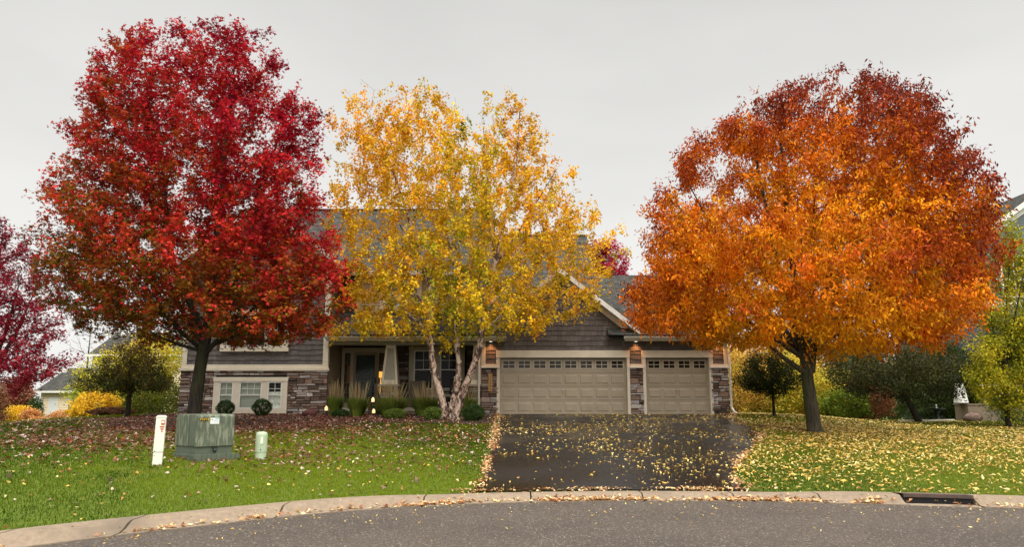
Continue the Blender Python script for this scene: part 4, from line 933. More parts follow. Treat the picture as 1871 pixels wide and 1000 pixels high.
roofplane(q, [(-.897, 29.0, FZ(29)), (3.6, 29.0, FZ(29)), (3.6, 34.8, FZ(34.8)), (-.897, 34.8, FZ(34.8))], (1, 0, 0), v_, (0, EY, FZ(EY)))
roofplane(q, [(-.897, 34.803, FZ(34.8)), (3.6, 34.803, FZ(34.8)), (3.6, 39, FZ(34.8)-.75*4.2), (-.897, 39, FZ(34.8)-.75*4.2)], (1, 0, 0), (0, 1, -.75), (0, 34.8, 9))
part(q, 'roof', 'roof')
q = MB()
roofplane(q, [(3.603, EY, FZ(EY)), (8.42, EY, FZ(EY)), (8.42, 31.45, FZ(31.45)), (3.603, 31.45, FZ(31.45))], (1, 0, 0), v_, (0, EY, FZ(EY)))
roofplane(q, [(3.603, 31.453, FZ(31.45)), (8.42, 31.453, FZ(31.45)), (8.42, 35.4, FZ(31.45)-.75*3.95), (3.603, 35.4, FZ(31.45)-.75*3.95)], (1, 0, 0), (0, 1, -.75), (0, 31.45, 7))
part(q, 'roof', 'roof')
def gable_roof(cx, zpk, hw, y0, y1, sl):
    q = MB()
    for s_ in (-1, 1):
        a = (cx, y0, zpk); b = (cx+s_*hw, y0, zpk-sl*hw); yy = y1; c = (cx+s_*hw, yy, zpk-sl*hw); d = (cx, yy, zpk)
        roofplane(q, [a, b, c, d], (0, 1, 0), (s_, 0, -sl), a)
    part(q, 'roof', 'roof')
    q = MB()   # rake boards, outer fascia and inner frieze
    t1, t2, t3 = .05, .24, .48
    for s_ in (-1, 1):
        def pl(t0, t1_): return [(cx, zpk-t0), (cx+s_*hw, zpk-t0-sl*hw), (cx+s_*hw, zpk-t1_-sl*hw), (cx, zpk-t1_)]
        p1 = pl(.03, t2); p2 = pl(t2-.04, t3)
        if s_ < 0: p1 = p1[::-1]; p2 = p2[::-1]
        q.prism(p1, y0-.035, y0-.002)
        p3 = [(cx, zpk-t2+.02), (cx+s_*hw*.97, zpk-t2+.02-sl*hw*.97), (cx+s_*hw*.97, zpk-t2-.01-sl*hw*.97), (cx, zpk-t2-.01)]
        if s_ < 0: p3 = p3[::-1]
        q.prism(p3, y0, FY)
    part(q, 'rake_board', 'white')
    q = MB()
    for s_ in (-1, 1):
        p2 = [(cx, zpk-.2), (cx+s_*hw*.96, zpk-.2-sl*hw*.96), (cx+s_*hw*.90, zpk-.47-sl*hw*.90), (cx, zpk-.47)]
        if s_ < 0: p2 = p2[::-1]
        q.prism(p2, FY-.06, FY-.001)
    part(q, 'frieze_board', 'trim')
gable_roof(1.82, 6.62, 2.98, FY-.38, 31.2, SL)
gable_roof(LWc, LWpk, 3.42, FY-.38, 34.7, SL)
bxp('ridge_vent', 'roof', (-12.6, -1.0, 37.25, 37.55, FZ(37.4)-.02, FZ(37.4)+.05), (-.85, 3.5, 34.68, 34.92, FZ(34.8)-.02, FZ(34.8)+.045))
# garage gable wall
q = MB(); q.prism([(-1.0, 3.35), (4.6, 3.35), (4.6, 4.2), (1.82, 6.3), (-1.0, 4.2)], FY+.03, FY+.16); part(q, 'wall', 'lapwall')
gl = [(SL, 1, SL*1.82+6.62-.36), (-SL, 1, -SL*1.82+6.62-.36)]
shakes('shake_siding', -1.0, 4.86, 3.44, 6.5, FY, lines=gl)
shakes('shake_siding', 4.862, 7.98, 3.44, 3.95, FY)
for (a, b) in ((-1.0, -.62), (4.46, 4.85), (7.58, 7.97)):
    shakes('shake_siding', a, b, 2.95, 3.438, FY+.002)
# piers of stone and cream trim boxes
for (a, b) in ((-1.15, -.50), (4.42, 4.93), (7.44, 8.09)):
    stonework('stone_veneer', a, b, .95, 2.80, FY-.02)
    bxp('stone_cap', 'white', (a-.03, b+.03, FY-.115, FY+.03, 2.803, 2.855))
    bxp('trim_box', 'trim', (a+.003, b-.003, FY-.06, FY+.03, 2.858, 2.952))
stonework('stone_veneer', FY, FY+.9, .95, 2.80, 8.075, axis='x', side=1)
bxp('corner_board', 'trim', (-1.13, -1.0, FY-.058, FY+.03, 2.955, 3.85), (-1.17, -1.132, FY-.04, FY+.2, 2.955, 3.85))
bxp('corner_board', 'trim', (7.97, 8.09, FY-.058, FY+.03, 2.955, 3.84), (8.092, 8.12, FY-.04, FY+.2, 2.955, 3.84))
bxp('garage_wall', 'trim', (-1.13, -1.0, FY+.2, 30.3, 1.0, 3.9))
def garage(x0, x1, hx0, hx1, zt, nwin, label):
    zb_ = 1.10
    bxp('garage_trim', 'trim', (hx0, hx1, FY-.085, FY+.03, zt+.02, zt+.29))
    bxp('garage_trim', 'trim', (x0-.11, x0, FY-.07, FY+.12, zb_-.02, zt+.018))
    bxp('garage_trim', 'trim', (x1, x1+.11, FY-.07, FY+.12, zb_-.02, zt+.018))
    bxp('garage_trim', 'trim', (hx0+.003, x0-.112, FY-.058, FY+.03, 2.955, zt+.018))
    bxp('garage_trim', 'trim', (x1+.112, hx1-.003, FY-.058, FY+.03, 2.955, zt+.018))
    yf = FY+.09; q = MB(); rows = 4; hgt = zt-zb_-.012; rh = hgt/rows
    for r_ in range(rows):      # four hinged sections
        z0 = zb_+.006+rh*r_; q.box(x0+.004, x1-.004, yf, yf+.04, z0, z0+rh-.008)
    pw = (x1-x0-.10)/nwin; mx_ = .055
    for r_ in range(3):
        for i in range(nwin):
            a = x0+.05+pw*i+mx_; b = x0+.05+pw*(i+1)-mx_; z0 = zb_+rh*r_+.10; z1 = zb_+rh*(r_+1)-.10
            # recessed border groove then raised field
            o4 = [(a, z0), (b, z0), (b, z1), (a, z1)]; i4 = [(a+.03, z0+.03), (b-.03, z0+.03), (b-.03, z1-.03), (a+.03, z1-.03)]
            vs = [(p[0], yf-.001, p[1]) for p in o4]+[(p[0], yf-.016, p[1]) for p in i4]
            q.add(vs, [(4, 5, 6, 7)]+[(k, (k+1) % 4, (k+1) % 4+4, k+4) for k in range(4)])
    for r_ in range(1, 4): q.box(x0+.004, x1-.004, yf-.004, yf+.01, zb_+rh*r_-.010, zb_+rh*r_-.0095)
    dr_ = part(q, 'garage_door', 'door', .003); tag(dr_, label)
    for i in range(nwin):
        a = x0+.05+pw*i+.045; b = x0+.05+pw*(i+1)-.045; z0 = zb_+rh*3+.13; z1 = zt-.07; f = .035; y = yf-.02; q = MB()
        q.box(a, b, y, yf-.001, z0, z0+f); q.box(a, b, y, yf-.001, z1-f, z1); q.box(a, a+f, y+.001, yf-.001, z0+f, z1-f); q.box(b-f, b, y+.001, yf-.001, z0+f, z1-f)
        xm, zm = (a+b)/2, (z0+z1)/2; q.box(xm-.011, xm+.011, y+.003, yf-.001, z0+f, z1-f); q.box(a+f, b-f, y+.004, yf-.001, zm-.011, zm+.011)
        q.build('window', M['doorw'], dr_)
        g = MB(); g.box(a+f, b-f, yf-.008, yf-.002, z0+f, z1-f); g.build('pane', M['garglass'], dr_)
    q = MB(); xm = (x0+x1)/2-.0; q.box(xm-.012, xm+.012, yf-.02, yf, 1.98, 2.02); q.tube([(xm-.06, yf-.035, 2.0), (xm+.06, yf-.035, 2.0)], [.011, .011], 6); q.tube([(xm, yf-.035, 2.0), (xm, yf, 2.0)], [.008, .008], 6); q.build('handle', M['gutter'], dr_)
    bxp('door_seal', 'dark', (x0, x1, yf+.005, yf+.04, 1.07, zb_+.004), bevel=0)
garage(-.46, 4.31, -.60, 4.43, 3.17, 8, 'wide tan sectional garage door with eight small windows')
garage(5.02, 7.40, 4.87, 7.56, 3.17, 4, 'narrower tan sectional garage door with four small windows')
bxp('wall', 'dark', (-.6, 7.9, FY+.14, FY+.2, .95, 3.5), bevel=0)
bxp('foundation', 'slab', (-1.12, 8.05, FY+.02, FY+.12, .8, 1.085), bevel=0)
# eaves: soffit, fascia, gutters, downspouts
def eave(x0, x1, zt, y):
    bxp('soffit', 'column', (x0, x1, y+.02, FY+.001, zt-.16, zt-.13))
    q = MB(); q.prismx([(y-.115, zt), (y-.10, zt-.05), (y-.06, zt-.11), (y-.003, zt-.115), (y-.003, zt-.005), (y-.02, zt-.09), (y-.06, zt-.085), (y-.095, zt-.04), (y-.105, zt)], x0-.03, x1+.03)
    part(q, 'gutter', 'gutter')
    bxp('fascia', 'trim', (x0, x1, y, y+.02, zt-.17, zt-.01))
eave(4.2, 8.44, 3.96, 27.52)
eave(-1.5, -.25, 3.96, 27.52)
bxp('soffit', 'column', (-6.93, -1.15, 27.54, 30.2, 3.80, 3.83), bevel=0)
q = MB(); y = 27.52; zt = 3.96; q.prismx([(y-.115, zt), (y-.10, zt-.05), (y-.06, zt-.11), (y-.003, zt-.115), (y-.003, zt-.005), (y-.02, zt-.09), (y-.06, zt-.085), (y-.095, zt-.04), (y-.105, zt)], -6.93, -1.53); part(q, 'gutter', 'gutter')
bxp('fascia', 'trim', (-6.93, -1.53, 27.52, 27.54, 3.79, 3.95))
bxp('porch_beam', 'column', (-6.93, -1.15, 27.98, 28.3, 3.68, 3.799))
def spout(pts): q = MB(); q.tube(pts, [.038]*len(pts), 4, True); part(q, 'downspout', 'white')
spout([(-1.22, 27.47, 3.86), (-1.22, 27.62, 3.72), (-1.24, 27.86, 3.55), (-1.24, 27.88, 1.32), (-1.24, 27.80, 1.22)])
spout([(8.40, 27.47, 3.86), (8.30, 27.60, 3.70), (8.17, 27.93, 3.35), (8.17, 27.95, 1.35), (8.22, 27.8, 1.18), (8.30, 27.65, 1.13)])
# soffit lights, three by the garage lit warm, two in the porch
def sofl(x, y, z, power, warm=True):
    q = MB(); q.lathe(x, y, [(.085, z-.012), (.085, z), (.06, z+.002)], 16); o = part(q, 'soffit_light', 'white')
    g = MB(); g.lathe(x, y, [(.055, z-.015), (.055, z-.0125)], 16); g.build('lens', M['lens'], o)
    if power:
        ld = bpy.data.lights.new('soffit_lamp', 'SPOT'); ld.energy = power; ld.color = (1, .40, .13); ld.spot_size = R(110); ld.spot_blend = .9; ld.shadow_soft_size = .04
        lo = bpy.data.objects.new('soffit_lamp', ld); link(lo, o); lo.location = (x, y, z-.03); lo.rotation_euler = (R(8), 0, 0)
for x in (-.80, 4.66, 7.78): sofl(x, 27.84, 3.80, 30)
sofl(-5.65, 28.9, 3.80, 0); sofl(-2.85, 28.9, 3.80, 0)
# porch
bxp('porch_floor', 'slab', (-6.93, -1.17, 28.15, 30.25, 1.20, 1.33), (-6.93, -1.17, 28.25, 28.35, .9, 1.198))
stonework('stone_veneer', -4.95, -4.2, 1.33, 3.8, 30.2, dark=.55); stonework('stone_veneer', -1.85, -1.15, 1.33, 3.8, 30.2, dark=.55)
bxp('wall', 'lap', (-5.02, -4.952, 30.14, 30.3, 1.33, 3.8), (-4.2, -1.85, 30.17, 30.3, 1.33, 1.92), (-4.2, -1.85, 30.17, 30.3, 3.78, 3.8), bevel=0)
def pier(cx, half_right=False):
    xr = cx+.37 if not half_right else -1.16
    q = MB(); q.box(cx-.33, min(cx+.33, xr), 28.02, 28.62, .9, 2.13); base = part(q, 'porch_pier', 'mortar')
    stonework('stone', cx-.33, min(cx+.33, xr), .95, 2.13, 28.02, parent=base, dark=.9)
    q = MB(); q.box(cx-.42, min(cx+.42, xr), 27.9, 28.7, 2.13, 2.20); q.build('pier_cap', M['slab'], base)
    w0, w1 = .31, .165; zr = 3.68; R_ = lambda v: min(v, xr)
    q = MB(); q.add([(cx-w0, 28.0, 2.2), (R_(cx+w0), 28.0, 2.2), (R_(cx+w0), 28.6, 2.2), (cx-w0, 28.6, 2.2), (cx-w1, 28.08, zr), (R_(cx+w1), 28.08, zr), (R_(cx+w1), 28.4, zr), (cx-w1, 28.4, zr)], [(0, 3, 2, 1), (4, 5, 6, 7), (0, 1, 5, 4), (1, 2, 6, 5), (2, 3, 7, 6), (3, 0, 4, 7)])
    c = part(q, 'porch_column', 'column')
    q = MB()   # applied boards round the recessed panel
    def fx(z, s): w_ = w0+(w1-w0)*(z-2.2)/(zr-2.2); return R_(cx+s*w_)
    def fy(z): return 28.0+.08*(z-2.2)/(zr-2.2)
    for (z0, z1) in ((2.2, 2.36), (3.56, 3.68)):
        q.add([(fx(z0, -1)-.008, fy(z0)-.025, z0), (fx(z0, 1)+.008, fy(z0)-.025, z0), (fx(z1, 1)+.008, fy(z1)-.025, z1), (fx(z1, -1)-.008, fy(z1)-.025, z1), (fx(z0, -1)-.008, fy(z0), z0), (fx(z0, 1)+.008, fy(z0), z0), (fx(z1, 1)+.008, fy(z1), z1), (fx(z1, -1)-.008, fy(z1), z1)], [(0, 1, 2, 3), (3, 2, 6, 7), (0, 3, 7, 4), (1, 5, 6, 2), (0, 4, 5, 1)])
    for s_ in (-1, 1):
        z0, z1 = 2.36, 3.56; a0, a1 = fx(z0, s_), fx(z1, s_); b0, b1 = a0-s_*.075, a1-s_*.055
        vs = [(a0+s_*.008, fy(z0)-.022, z0), (b0, fy(z0)-.022, z0), (b1, fy(z1)-.022, z1), (a1+s_*.008, fy(z1)-.022, z1), (a0+s_*.008, fy(z0), z0), (b0, fy(z0), z0), (b1, fy(z1), z1), (a1+s_*.008, fy(z1), z1)]
        q.add(vs, [(0, 1, 2, 3), (0, 3, 7, 4), (1, 5, 6, 2)])
    q.build('column_board', M['trim'], c)
pier(-4.59); pier(-1.27, True)
# entry: sidelights and storm door
ey = 30.18
bxp('entry_frame', 'entry', (-6.90, -5.0, ey-.06, ey+.1, 3.52, 3.72), (-6.90, -6.79, ey-.055, ey+.1, 1.33, 3.52), (-6.55, -6.42, ey-.055, ey+.1, 1.33, 3.52), (-5.447, -5.415, ey-.055, ey+.1, 1.33, 3.52), (-5.12, -5.0, ey-.055, ey+.1, 1.33, 3.52), (-6.79, -6.55, ey-.05, ey+.1, 1.33, 1.5), (-5.415, -5.12, ey-.05, ey+.1, 1.33, 1.5))
sd1 = sash('sidelight', -6.79, -6.55, 1.5, 3.52, ey, (2, 5), False, None, 'bronze', .02, back='room')
sd2 = sash('sidelight', -5.413, -5.122, 1.5, 3.52, ey, (1, 4), False, None, 'bronze', .02, back='room')
q = MB(); q.box(-6.42, -5.45, ey-.05, ey-.01, 1.38, 1.55); q.box(-6.42, -5.45, ey-.05, ey-.01, 3.42, 3.50); q.box(-6.42, -6.31, ey-.049, ey-.01, 1.55, 3.42); q.box(-5.56, -5.45, ey-.049, ey-.01, 1.55, 3.42)
sd = part(q, 'storm_door', 'bronze', .004)
g = MB(); g.box(-6.31, -5.56, ey-.03, ey-.024, 1.55, 3.42); g.build('pane', M['glass'], sd)
g = MB(); g.box(-5.53, -5.49, ey-.085, ey-.05, 2.28, 2.52); g.tube([(-5.51, ey-.10, 2.30), (-5.51, ey-.11, 2.50)], [.012, .012], 6); g.build('handle', M['blackmetal'], sd)
q = MB(); q.box(-6.42, -5.45, ey+.12, ey+.16, 1.33, 3.52); q.box(-6.2, -5.7, ey+.11, ey+.119, 2.0, 3.3); part(q, 'front_door', mat('front_door_green', (.03, .04, .03), .5))
# porch double window
op = [(-3.98, -3.20, 2.05, 3.62), (-2.92, -2.18, 2.05, 3.62)]
casing(-4.18, -1.92, 1.92, 3.76, 30.2, .1, op, m='entry', dep=.06)
for a, b, c, d in op: sash('window', a, b, c, d, 30.17, (2, 2), True, None, 'white', .05)
bxp('window_sill', 'column', (-4.2, -1.9, 30.06, 30.14, 1.87, 1.92))
# lower structure under porch wall right of the door, header above
bxp('wall', 'dark', (-6.9, -1.2, 30.36, 30.4, 1.0, 3.9), bevel=0)
# shed dormer
dz = 6.62; dy0, dx0, dx1 = 28.9, -6.2, -1.95
bxp('wall', 'lapdorm', (dx0, dx1, dy0, dy0+.1, 4.75, dz-.05), (dx1-.1, dx1, dy0+.1, 32.2, 4.9, dz-.05), bevel=0)
q = MB(); roofplane(q, [(dx0-.2, dy0-.35, dz-.02), (dx1+.25, dy0-.35, dz-.02), (dx1+.25, 33.0, dz+.30*4.45), (dx0-.2, 33.0, dz+.30*4.45)], (1, 0, 0), (0, 1, .3), (0, dy0, dz)); part(q, 'roof', 'roof')
bxp('fascia', 'white', (dx0-.2, dx1+.25, dy0-.38, dy0-.352, dz-.16, dz-.0), (dx0-.2, dx1+.25, dy0-.35, dy0, dz-.17, dz-.15))
op = [(-5.05, -4.45, 5.25, 6.25), (-4.3, -3.7, 5.25, 6.25)]
casing(-5.2, -3.55, 5.12, 6.38, dy0, .1, op, dep=.06)
for a, b, c, d in op: sash('window', a, b, c, d, dy0-.03, (2, 2), True, None, 'white')
# address plaque
pq = thing('address_plaque', 'vertical wooden address plaque on the stone pier left of the wide garage door', 'plaque', (-.81, FY-.10, 2.25))
q = MB(); q.box(-.07, .07, -.035, 0, -.31, .31); q.build('board', M['gold'], pq, bevel=.004)
def text(s, size, m, parent, loc, rot=(math.pi/2, 0, 0), name='lettering', ext=.002, align='CENTER'):
    cu = bpy.data.curves.new('text', 'FONT'); cu.body = s; cu.size = size; cu.extrude = ext; cu.align_x = align; cu.align_y = 'CENTER'; cu.resolution_u = 3
    to = bpy.data.objects.new('text', cu); sc.collection.objects.link(to); bpy.context.view_layer.update()
    me = bpy.data.meshes.new_from_object(to.evaluated_get(bpy.context.evaluated_depsgraph_get())); bpy.data.objects.remove(to)
    me.materials.clear(); me.materials.append(m); o = bpy.data.objects.new(name, me); link(o, parent); o.location = loc; o.rotation_euler = rot; return o
for k, ch in enumerate('11542'): text(ch, .12, M['black'], pq, (0, -.039, .23-.115*k), name='numeral')

# ---------------------------------------------------------------- porch furniture and yard things
def chair(label, x, y, rz, m='wicker'):
    t_ = thing('porch_chair', label, 'chair', (x, y, 1.33), 'chairs on the porch', rz)
    q = MB(); q.box(-.30, .30, -.28, .26, .33, .42); q.build('seat', M[m], t_, bevel=.02)
    q = MB(); q.prismx([(.22, .42), (.32, .42), (.42, 1.02), (.34, 1.04)], -.31, .31); q.build('backrest', M[m], t_, bevel=.03)
    for s_ in (-1, 1):
        q = MB(); q.box(s_*.34-.035, s_*.34+.035, -.28, .30, .58, .63); q.box(s_*.34-.03, s_*.34+.03, -.26, -.20, .33, .58); q.build('armrest', M[m], t_, bevel=.012)
        for yy in (-.24, .24): q = MB(); q.box(s_*.30-.025, s_*.30+.025, yy-.025, yy+.025, 0, .33); q.build('leg', M[m], t_)
    return t_
chair('tan wicker armchair on the porch left of the birch trunks', -3.62, 28.95, .15)
chair('dark armchair on the porch seen between the birch trunks', -2.25, 29.1, -.3, 'blackmetal')
bt = thing('porch_bench', 'low beige cushioned bench under the porch window', 'bench', (-2.95, 29.6, 1.33))
q = MB(); q.box(-.55, .55, -.25, .25, .38, .52); q.build('cushion', M['slab'], bt, bevel=.03)
q = MB(); q.box(-.57, .57, -.26, .26, .32, .38); q.build('seat', M['wood'], bt)
for sx_ in (-.5, .5):
    for sy_ in (-.2, .2): q = MB(); q.box(sx_-.03, sx_+.03, sy_-.03, sy_+.03, 0, .32); q.build('leg', M['wood'], bt)
# lamp in the right sidelight
lt_ = thing('table_lamp', 'lit table lamp with a glowing orange shade inside the right sidelight of the entry', 'lamp', (-5.325, ey+.085, 1.9))
q = MB(); q.lathe(0, 0, [(.05, 0), (.05, .02), (.015, .04), (.03, .30), (.015, .42), (.012, .62)], 12); q.build('base', M['shade'], lt_)
q = MB(); q.lathe(0, 0, [(.074, .60), (.070, .86)], 16); q.build('lamp_shade', M['shade'], lt_)
cu_ = MB(); cu_.box(-6.66, -6.56, ey+.05, ey+.055, 2.3, 3.0); cur = hp(cu_.build('curtain', mat('orange_curtain', (.45, .17, .03), .8, 20, .3, mapscale=(8, 1, .3)), H_))
def lantern(label, x, y, z, hook=False, h=.17):
    t_ = thing('lantern', label, 'lantern', (x, y, z), 'glowing garden lanterns')
    q = MB(); q.lathe(0, 0, [(.055, .0), (.058, .02), (.058, h*.62), (.03, h*.85), (.012, h)], 10); q.build('glowing_shade', M['lantern'], t_, True)
    q = MB(); q.lathe(0, 0, [(.065, -.012), (.065, .002)], 10); q.lathe(0, 0, [(.014, h), (.004, h+.03)], 8); q.build('cap', M['blackmetal'], t_)
    if hook:
        q = MB(); q.tube([(-.09, 0, g1(x, y)-z-.05), (-.09, 0, h+.10), (-.06, 0, h+.14), (-.01, 0, h+.12), (0, 0, h+.03)], [.009]*5, 5); q.build('hook_post', M['blackmetal'], t_)
p = pxp(596, 751, 27.2); lantern('glowing lantern hanging from a black hook at the left stone corner', p[0], 27.2, p[2], True)
p = pxp(675, 770, 26.6); wx, wy = p[0]-.0, 26.6; wz = g1(wx+.2, wy)
wf = thing('wooden_frame', 'low dark wooden garden frame between the feather grasses, holding a lantern and a glowing shape for its reflection', 'planter frame', (wx, wy, wz))
for xx in (0, .62): q = MB(); q.box(xx-.05, xx+.05, -.06, .06, -.05, .42); q.build('post', M['wood'], wf, bevel=.006)
q = MB(); q.box(-.06, .68, -.08, .08, .421, .48); q.build('top_rail', M['wood'], wf, bevel=.006)
q = MB(); q.box(-.05, .67, -.05, .05, .04, .09); q.build('bottom_rail', M['wood'], wf)
lantern('glowing white lantern standing on top of the wooden garden frame', wx+.10, wy, wz+.495)
lantern('small glowing lantern shape standing in for a reflection, low inside the wooden garden frame', wx+.14, wy, wz+.105, h=.16)  # glowing body modelled in place of the upper lantern's reflection
p = pxp(566, 762, 26.3)
bm_ = MB(); rs = np.random.default_rng(5); vs = []; nlat, nlon = 7, 12
for i_ in range(nlat+1):
    for j_ in range(nlon):
        th_ = math.pi*i_/nlat; ph = 2*math.pi*j_/nlon; r_ = 1+.13*math.sin(3*ph+i_)+rs.uniform(-.09, .09); vs.append((.27*r_*math.sin(th_)*math.cos(ph), .2*r_*math.sin(th_)*math.sin(ph), .12+.14*r_*math.cos(th_)))
fs = [(i_*nlon+j_, (i_+1)*nlon+j_, (i_+1)*nlon+(j_+1) % nlon, i_*nlon+(j_+1) % nlon) for i_ in range(nlat) for j_ in range(nlon)]
bm_.add(vs, fs); bo = bm_.build('boulder', M['boulder'], None, True); bo.location = (p[0], 26.3, g1(p[0], 26.3)); tag(bo, 'dark red rounded boulder lying in the mulch left of the lantern', 'rock')

# utility cabinet (pad-mounted)
cx_, cy_ = gp(357, 842); cy_ += .35; cz_ = g1(cx_, cy_-.2)-.02
CSC = .88
uc = thing('utility_cabinet', 'green streaked metal utility cabinet with yellow F09T8 code on the left lawn', 'utility box', (cx_, cy_, cz_), rz=R(49))
uc.scale = (CSC, CSC, CSC)
Wd, Dp, Hh = .42, .46, .98
q = MB(); q.box(-Wd-.02, Wd+.02, -Dp-.03, Dp+.03, -.08, .15)
for k in range(9): xx = -Wd+.03+k*.11; q.box(xx, xx+.085, -Dp-.042, -Dp-.031, -.06, .13)
for k in range(7): yy = -Dp+k*.115; q.box(-Wd-.032, -Wd-.021, yy, yy+.085, -.06, .13)
q.build('pad', M['greenplain'], uc, bevel=.006)
q = MB(); q.box(-Wd+.01, Wd-.01, -Dp+.005, Dp, .151, Hh*.3+.02); q.build('lower_panel', M['greenplain'], uc, bevel=.005)
def rprof(y0, y1, z0, z1, r, front_slope=0):
    o = [(y0, z0)]
    for k in range(6): a = math.pi-math.pi/2*k/5; o.append((y0+r+r*math.cos(a)+front_slope, z1-r+r*math.sin(a)))
    for k in range(6): a = math.pi/2-math.pi/2*k/5; o.append((y1-r+r*math.cos(a), z1-r+r*math.sin(a)))
    o.append((y1, z0)); return o
q = MB(); q.prismx(rprof(-Dp-.035, Dp+.01, .30, Hh, .07, .03), -Wd-.012, Wd+.012); hood = q.build('hood', M['green'], uc, bevel=.012)
q = MB(); q.box(-Wd-.02, -Wd-.013, -Dp+.30, -Dp+.31, .30, Hh-.1); q.box(-Wd-.018, -Wd-.013, -Dp+.02, -Dp+.26, .33, Hh-.13); q.build('side_panel', M['greenplain'], uc)
q = MB(); q.box(-.06, .05, -Dp-.055, -Dp-.02, .275, .305); q.tube([(-.005, -Dp-.03, .24), (-.005, -Dp-.07, .20)], [.035, .03], 8); q.build('padlock', M['blackmetal'], uc)
yl = -Dp-.037
def sl_y(z): return -Dp-.035+.03*(z-.30)/(Hh-.07-.30)-.004
for k, ch in enumerate('F09T8'):
    x_ = -Wd+.07+k*.042; z_ = .87
    q = MB(); q.box(x_-.019, x_+.019, sl_y(z_)-.004, sl_y(z_)+.003, z_-.032, z_+.032); pl_ = q.build('number_tile', M['black'], uc)
    text(ch, .066, M['yellow'], pl_, (x_, sl_y(z_)-.005, z_), name='numeral')
q = MB(); q.box(-.135, .065, sl_y(.85)-.006, sl_y(.85)+.004, .775, .905); st_ = q.build('sticker', M['label'], uc)
q = MB(); q.box(-.025, .063, sl_y(.85)-.0075, sl_y(.85)-.0062, .880, .904); q.build('blue_band', M['blue'], st_)
q = MB(); q.box(-.11, -.085, sl_y(.85)-.0075, sl_y(.85)-.0062, .858, .876); q.box(-.083, -.073, sl_y(.85)-.0075, sl_y(.85)-.0062, .845, .852)
for k in range(4): q.box(-.05, .045, sl_y(.85)-.0075, sl_y(.85)-.0062, .862-k*.016, .8635-k*.016)
q.build('print', M['black'], st_)
# white pedestal
px_, py_ = gp(287, 851)
wp = thing('utility_pedestal', 'tall white utility marker post with a red sticker, left of the green cabinet', 'utility post', (px_, py_, g1(px_, py_))); wp.rotation_euler = (0, R(.8), R(20))
q = MB(); q.box(-.078, .078, -.065, .065, -.1, .22); q.build('base', M['pedwhite'], wp, bevel=.012)
q = MB(); q.box(-.082, .082, -.07, .07, .223, .82); q.build('cover', M['pedwhite'], wp, bevel=.014)
q = MB(); q.slab([(-.09, -.075), (.09, -.075), (.09, .075), (-.09, .075)], .822, .84); q.prism([(-.088, .841), (.088, .841), (.06, .868), (-.06, .868)], -.07, .07); q.build('cap', M['pedwhite'], wp, bevel=.008)
q = MB(); q.box(.01, .068, -.0735, -.0715, .70, .79); wst = q.build('sticker', M['red'], wp)
q = MB()
for k in range(3): q.box(-.01+.022*k*.7, .068-(.012*k), -.0735, -.0715, .655-.04*k, .68-.04*k)
q.build('warning_text', M['red'], wst)
q = MB(); q.box(.02, .058, -.0745, -.0736, .735, .772); q.build('symbol', M['label'], wst)
q = MB(); q.tube([(-.055, -.075, .245), (-.055, -.066, .245)], [.009, .009], 6); q.tube([(-.055, -.072, .17), (-.055, -.062, .17)], [.007, .007], 6); q.build('bolt', M['blackmetal'], wp)
# green pedestal
px_, py_ = gp(476, 840)
gpd = thing('utility_pedestal', 'short rounded pale green utility pedestal right of the big green cabinet', 'utility post', (px_, py_, g1(px_, py_)))
q = MB(); q.lathe(0, 0, [(.105, -.1), (.105, .135)], 32); q.build('base', M['greenlight'], gpd)
q = MB(); q.lathe(0, 0, [(.112, .14), (.112, .46), (.105, .495), (.085, .52), (.04, .53)], 32); cv = q.build('cover', M['greenlight'], gpd)
q = MB(); q.box(.015, .065, -.115, -.098, .30, .43); q.build('label', M['pedwhite'], gpd)
q = MB(); q.tube([(.03, -.12, .19), (.03, -.10, .19)], [.010, .010], 6); q.build('bolt', M['blackmetal'], gpd)

# birdbath
p = pxp(1712, 756, 29.5); bb = thing('birdbath', 'dark birdbath on a pedestal near the planter wall, under the trees', 'birdbath', (p[0], 29.5, g1(p[0], 29.5)))
q = MB(); q.lathe(0, 0, [(.17, -.03), (.15, .06), (.08, .14), (.07, .30), (.12, .42)], 14); q.build('pedestal', M['blackmetal'], bb, True)
q = MB(); q.lathe(0, 0, [(.10, .42), (.30, .47), (.32, .52), (.28, .50), (.02, .47)], 18); q.build('basin', M['blackmetal'], bb, True)
q = MB(); q.lathe(0, 0, [(.015, .47), (.04, .52), (.02, .60), (.035, .63), (.01, .66)], 8); q.build('finial', M['white'], bb, True)
a_ = pxp(1640, 762, 27.8); b_2 = pxp(1742, 756, 29.6)
q = MB(); q.tube([(a_[0], 27.8, g1(a_[0], 27.8)+.04), ((a_[0]+b_2[0])/2, 28.7, g1((a_[0]+b_2[0])/2, 28.7)+.05), (b_2[0], 29.6, g1(b_2[0], 29.6)+.05)], [.05]*3, 4)
tag(q.build('garden_edging', M['slab']), 'pale curved edging strip on the grass leading to the planter wall', 'edging')
# low dark brick garden ring left of the ash
q = MB()
for k in range(9):
    x_, y_ = gp(1385+11*k, 781+1.0*k); z_ = g1(x_, y_); q.box(x_-.1, x_+.09, y_-.06, y_+.06, z_-.03, z_+.05+.01*(k % 2))
tag(q.build('stone_edging', M['boulder'], bevel=.01), 'short curved row of dark red edging bricks in the grass left of the ash trunk', 'edging')

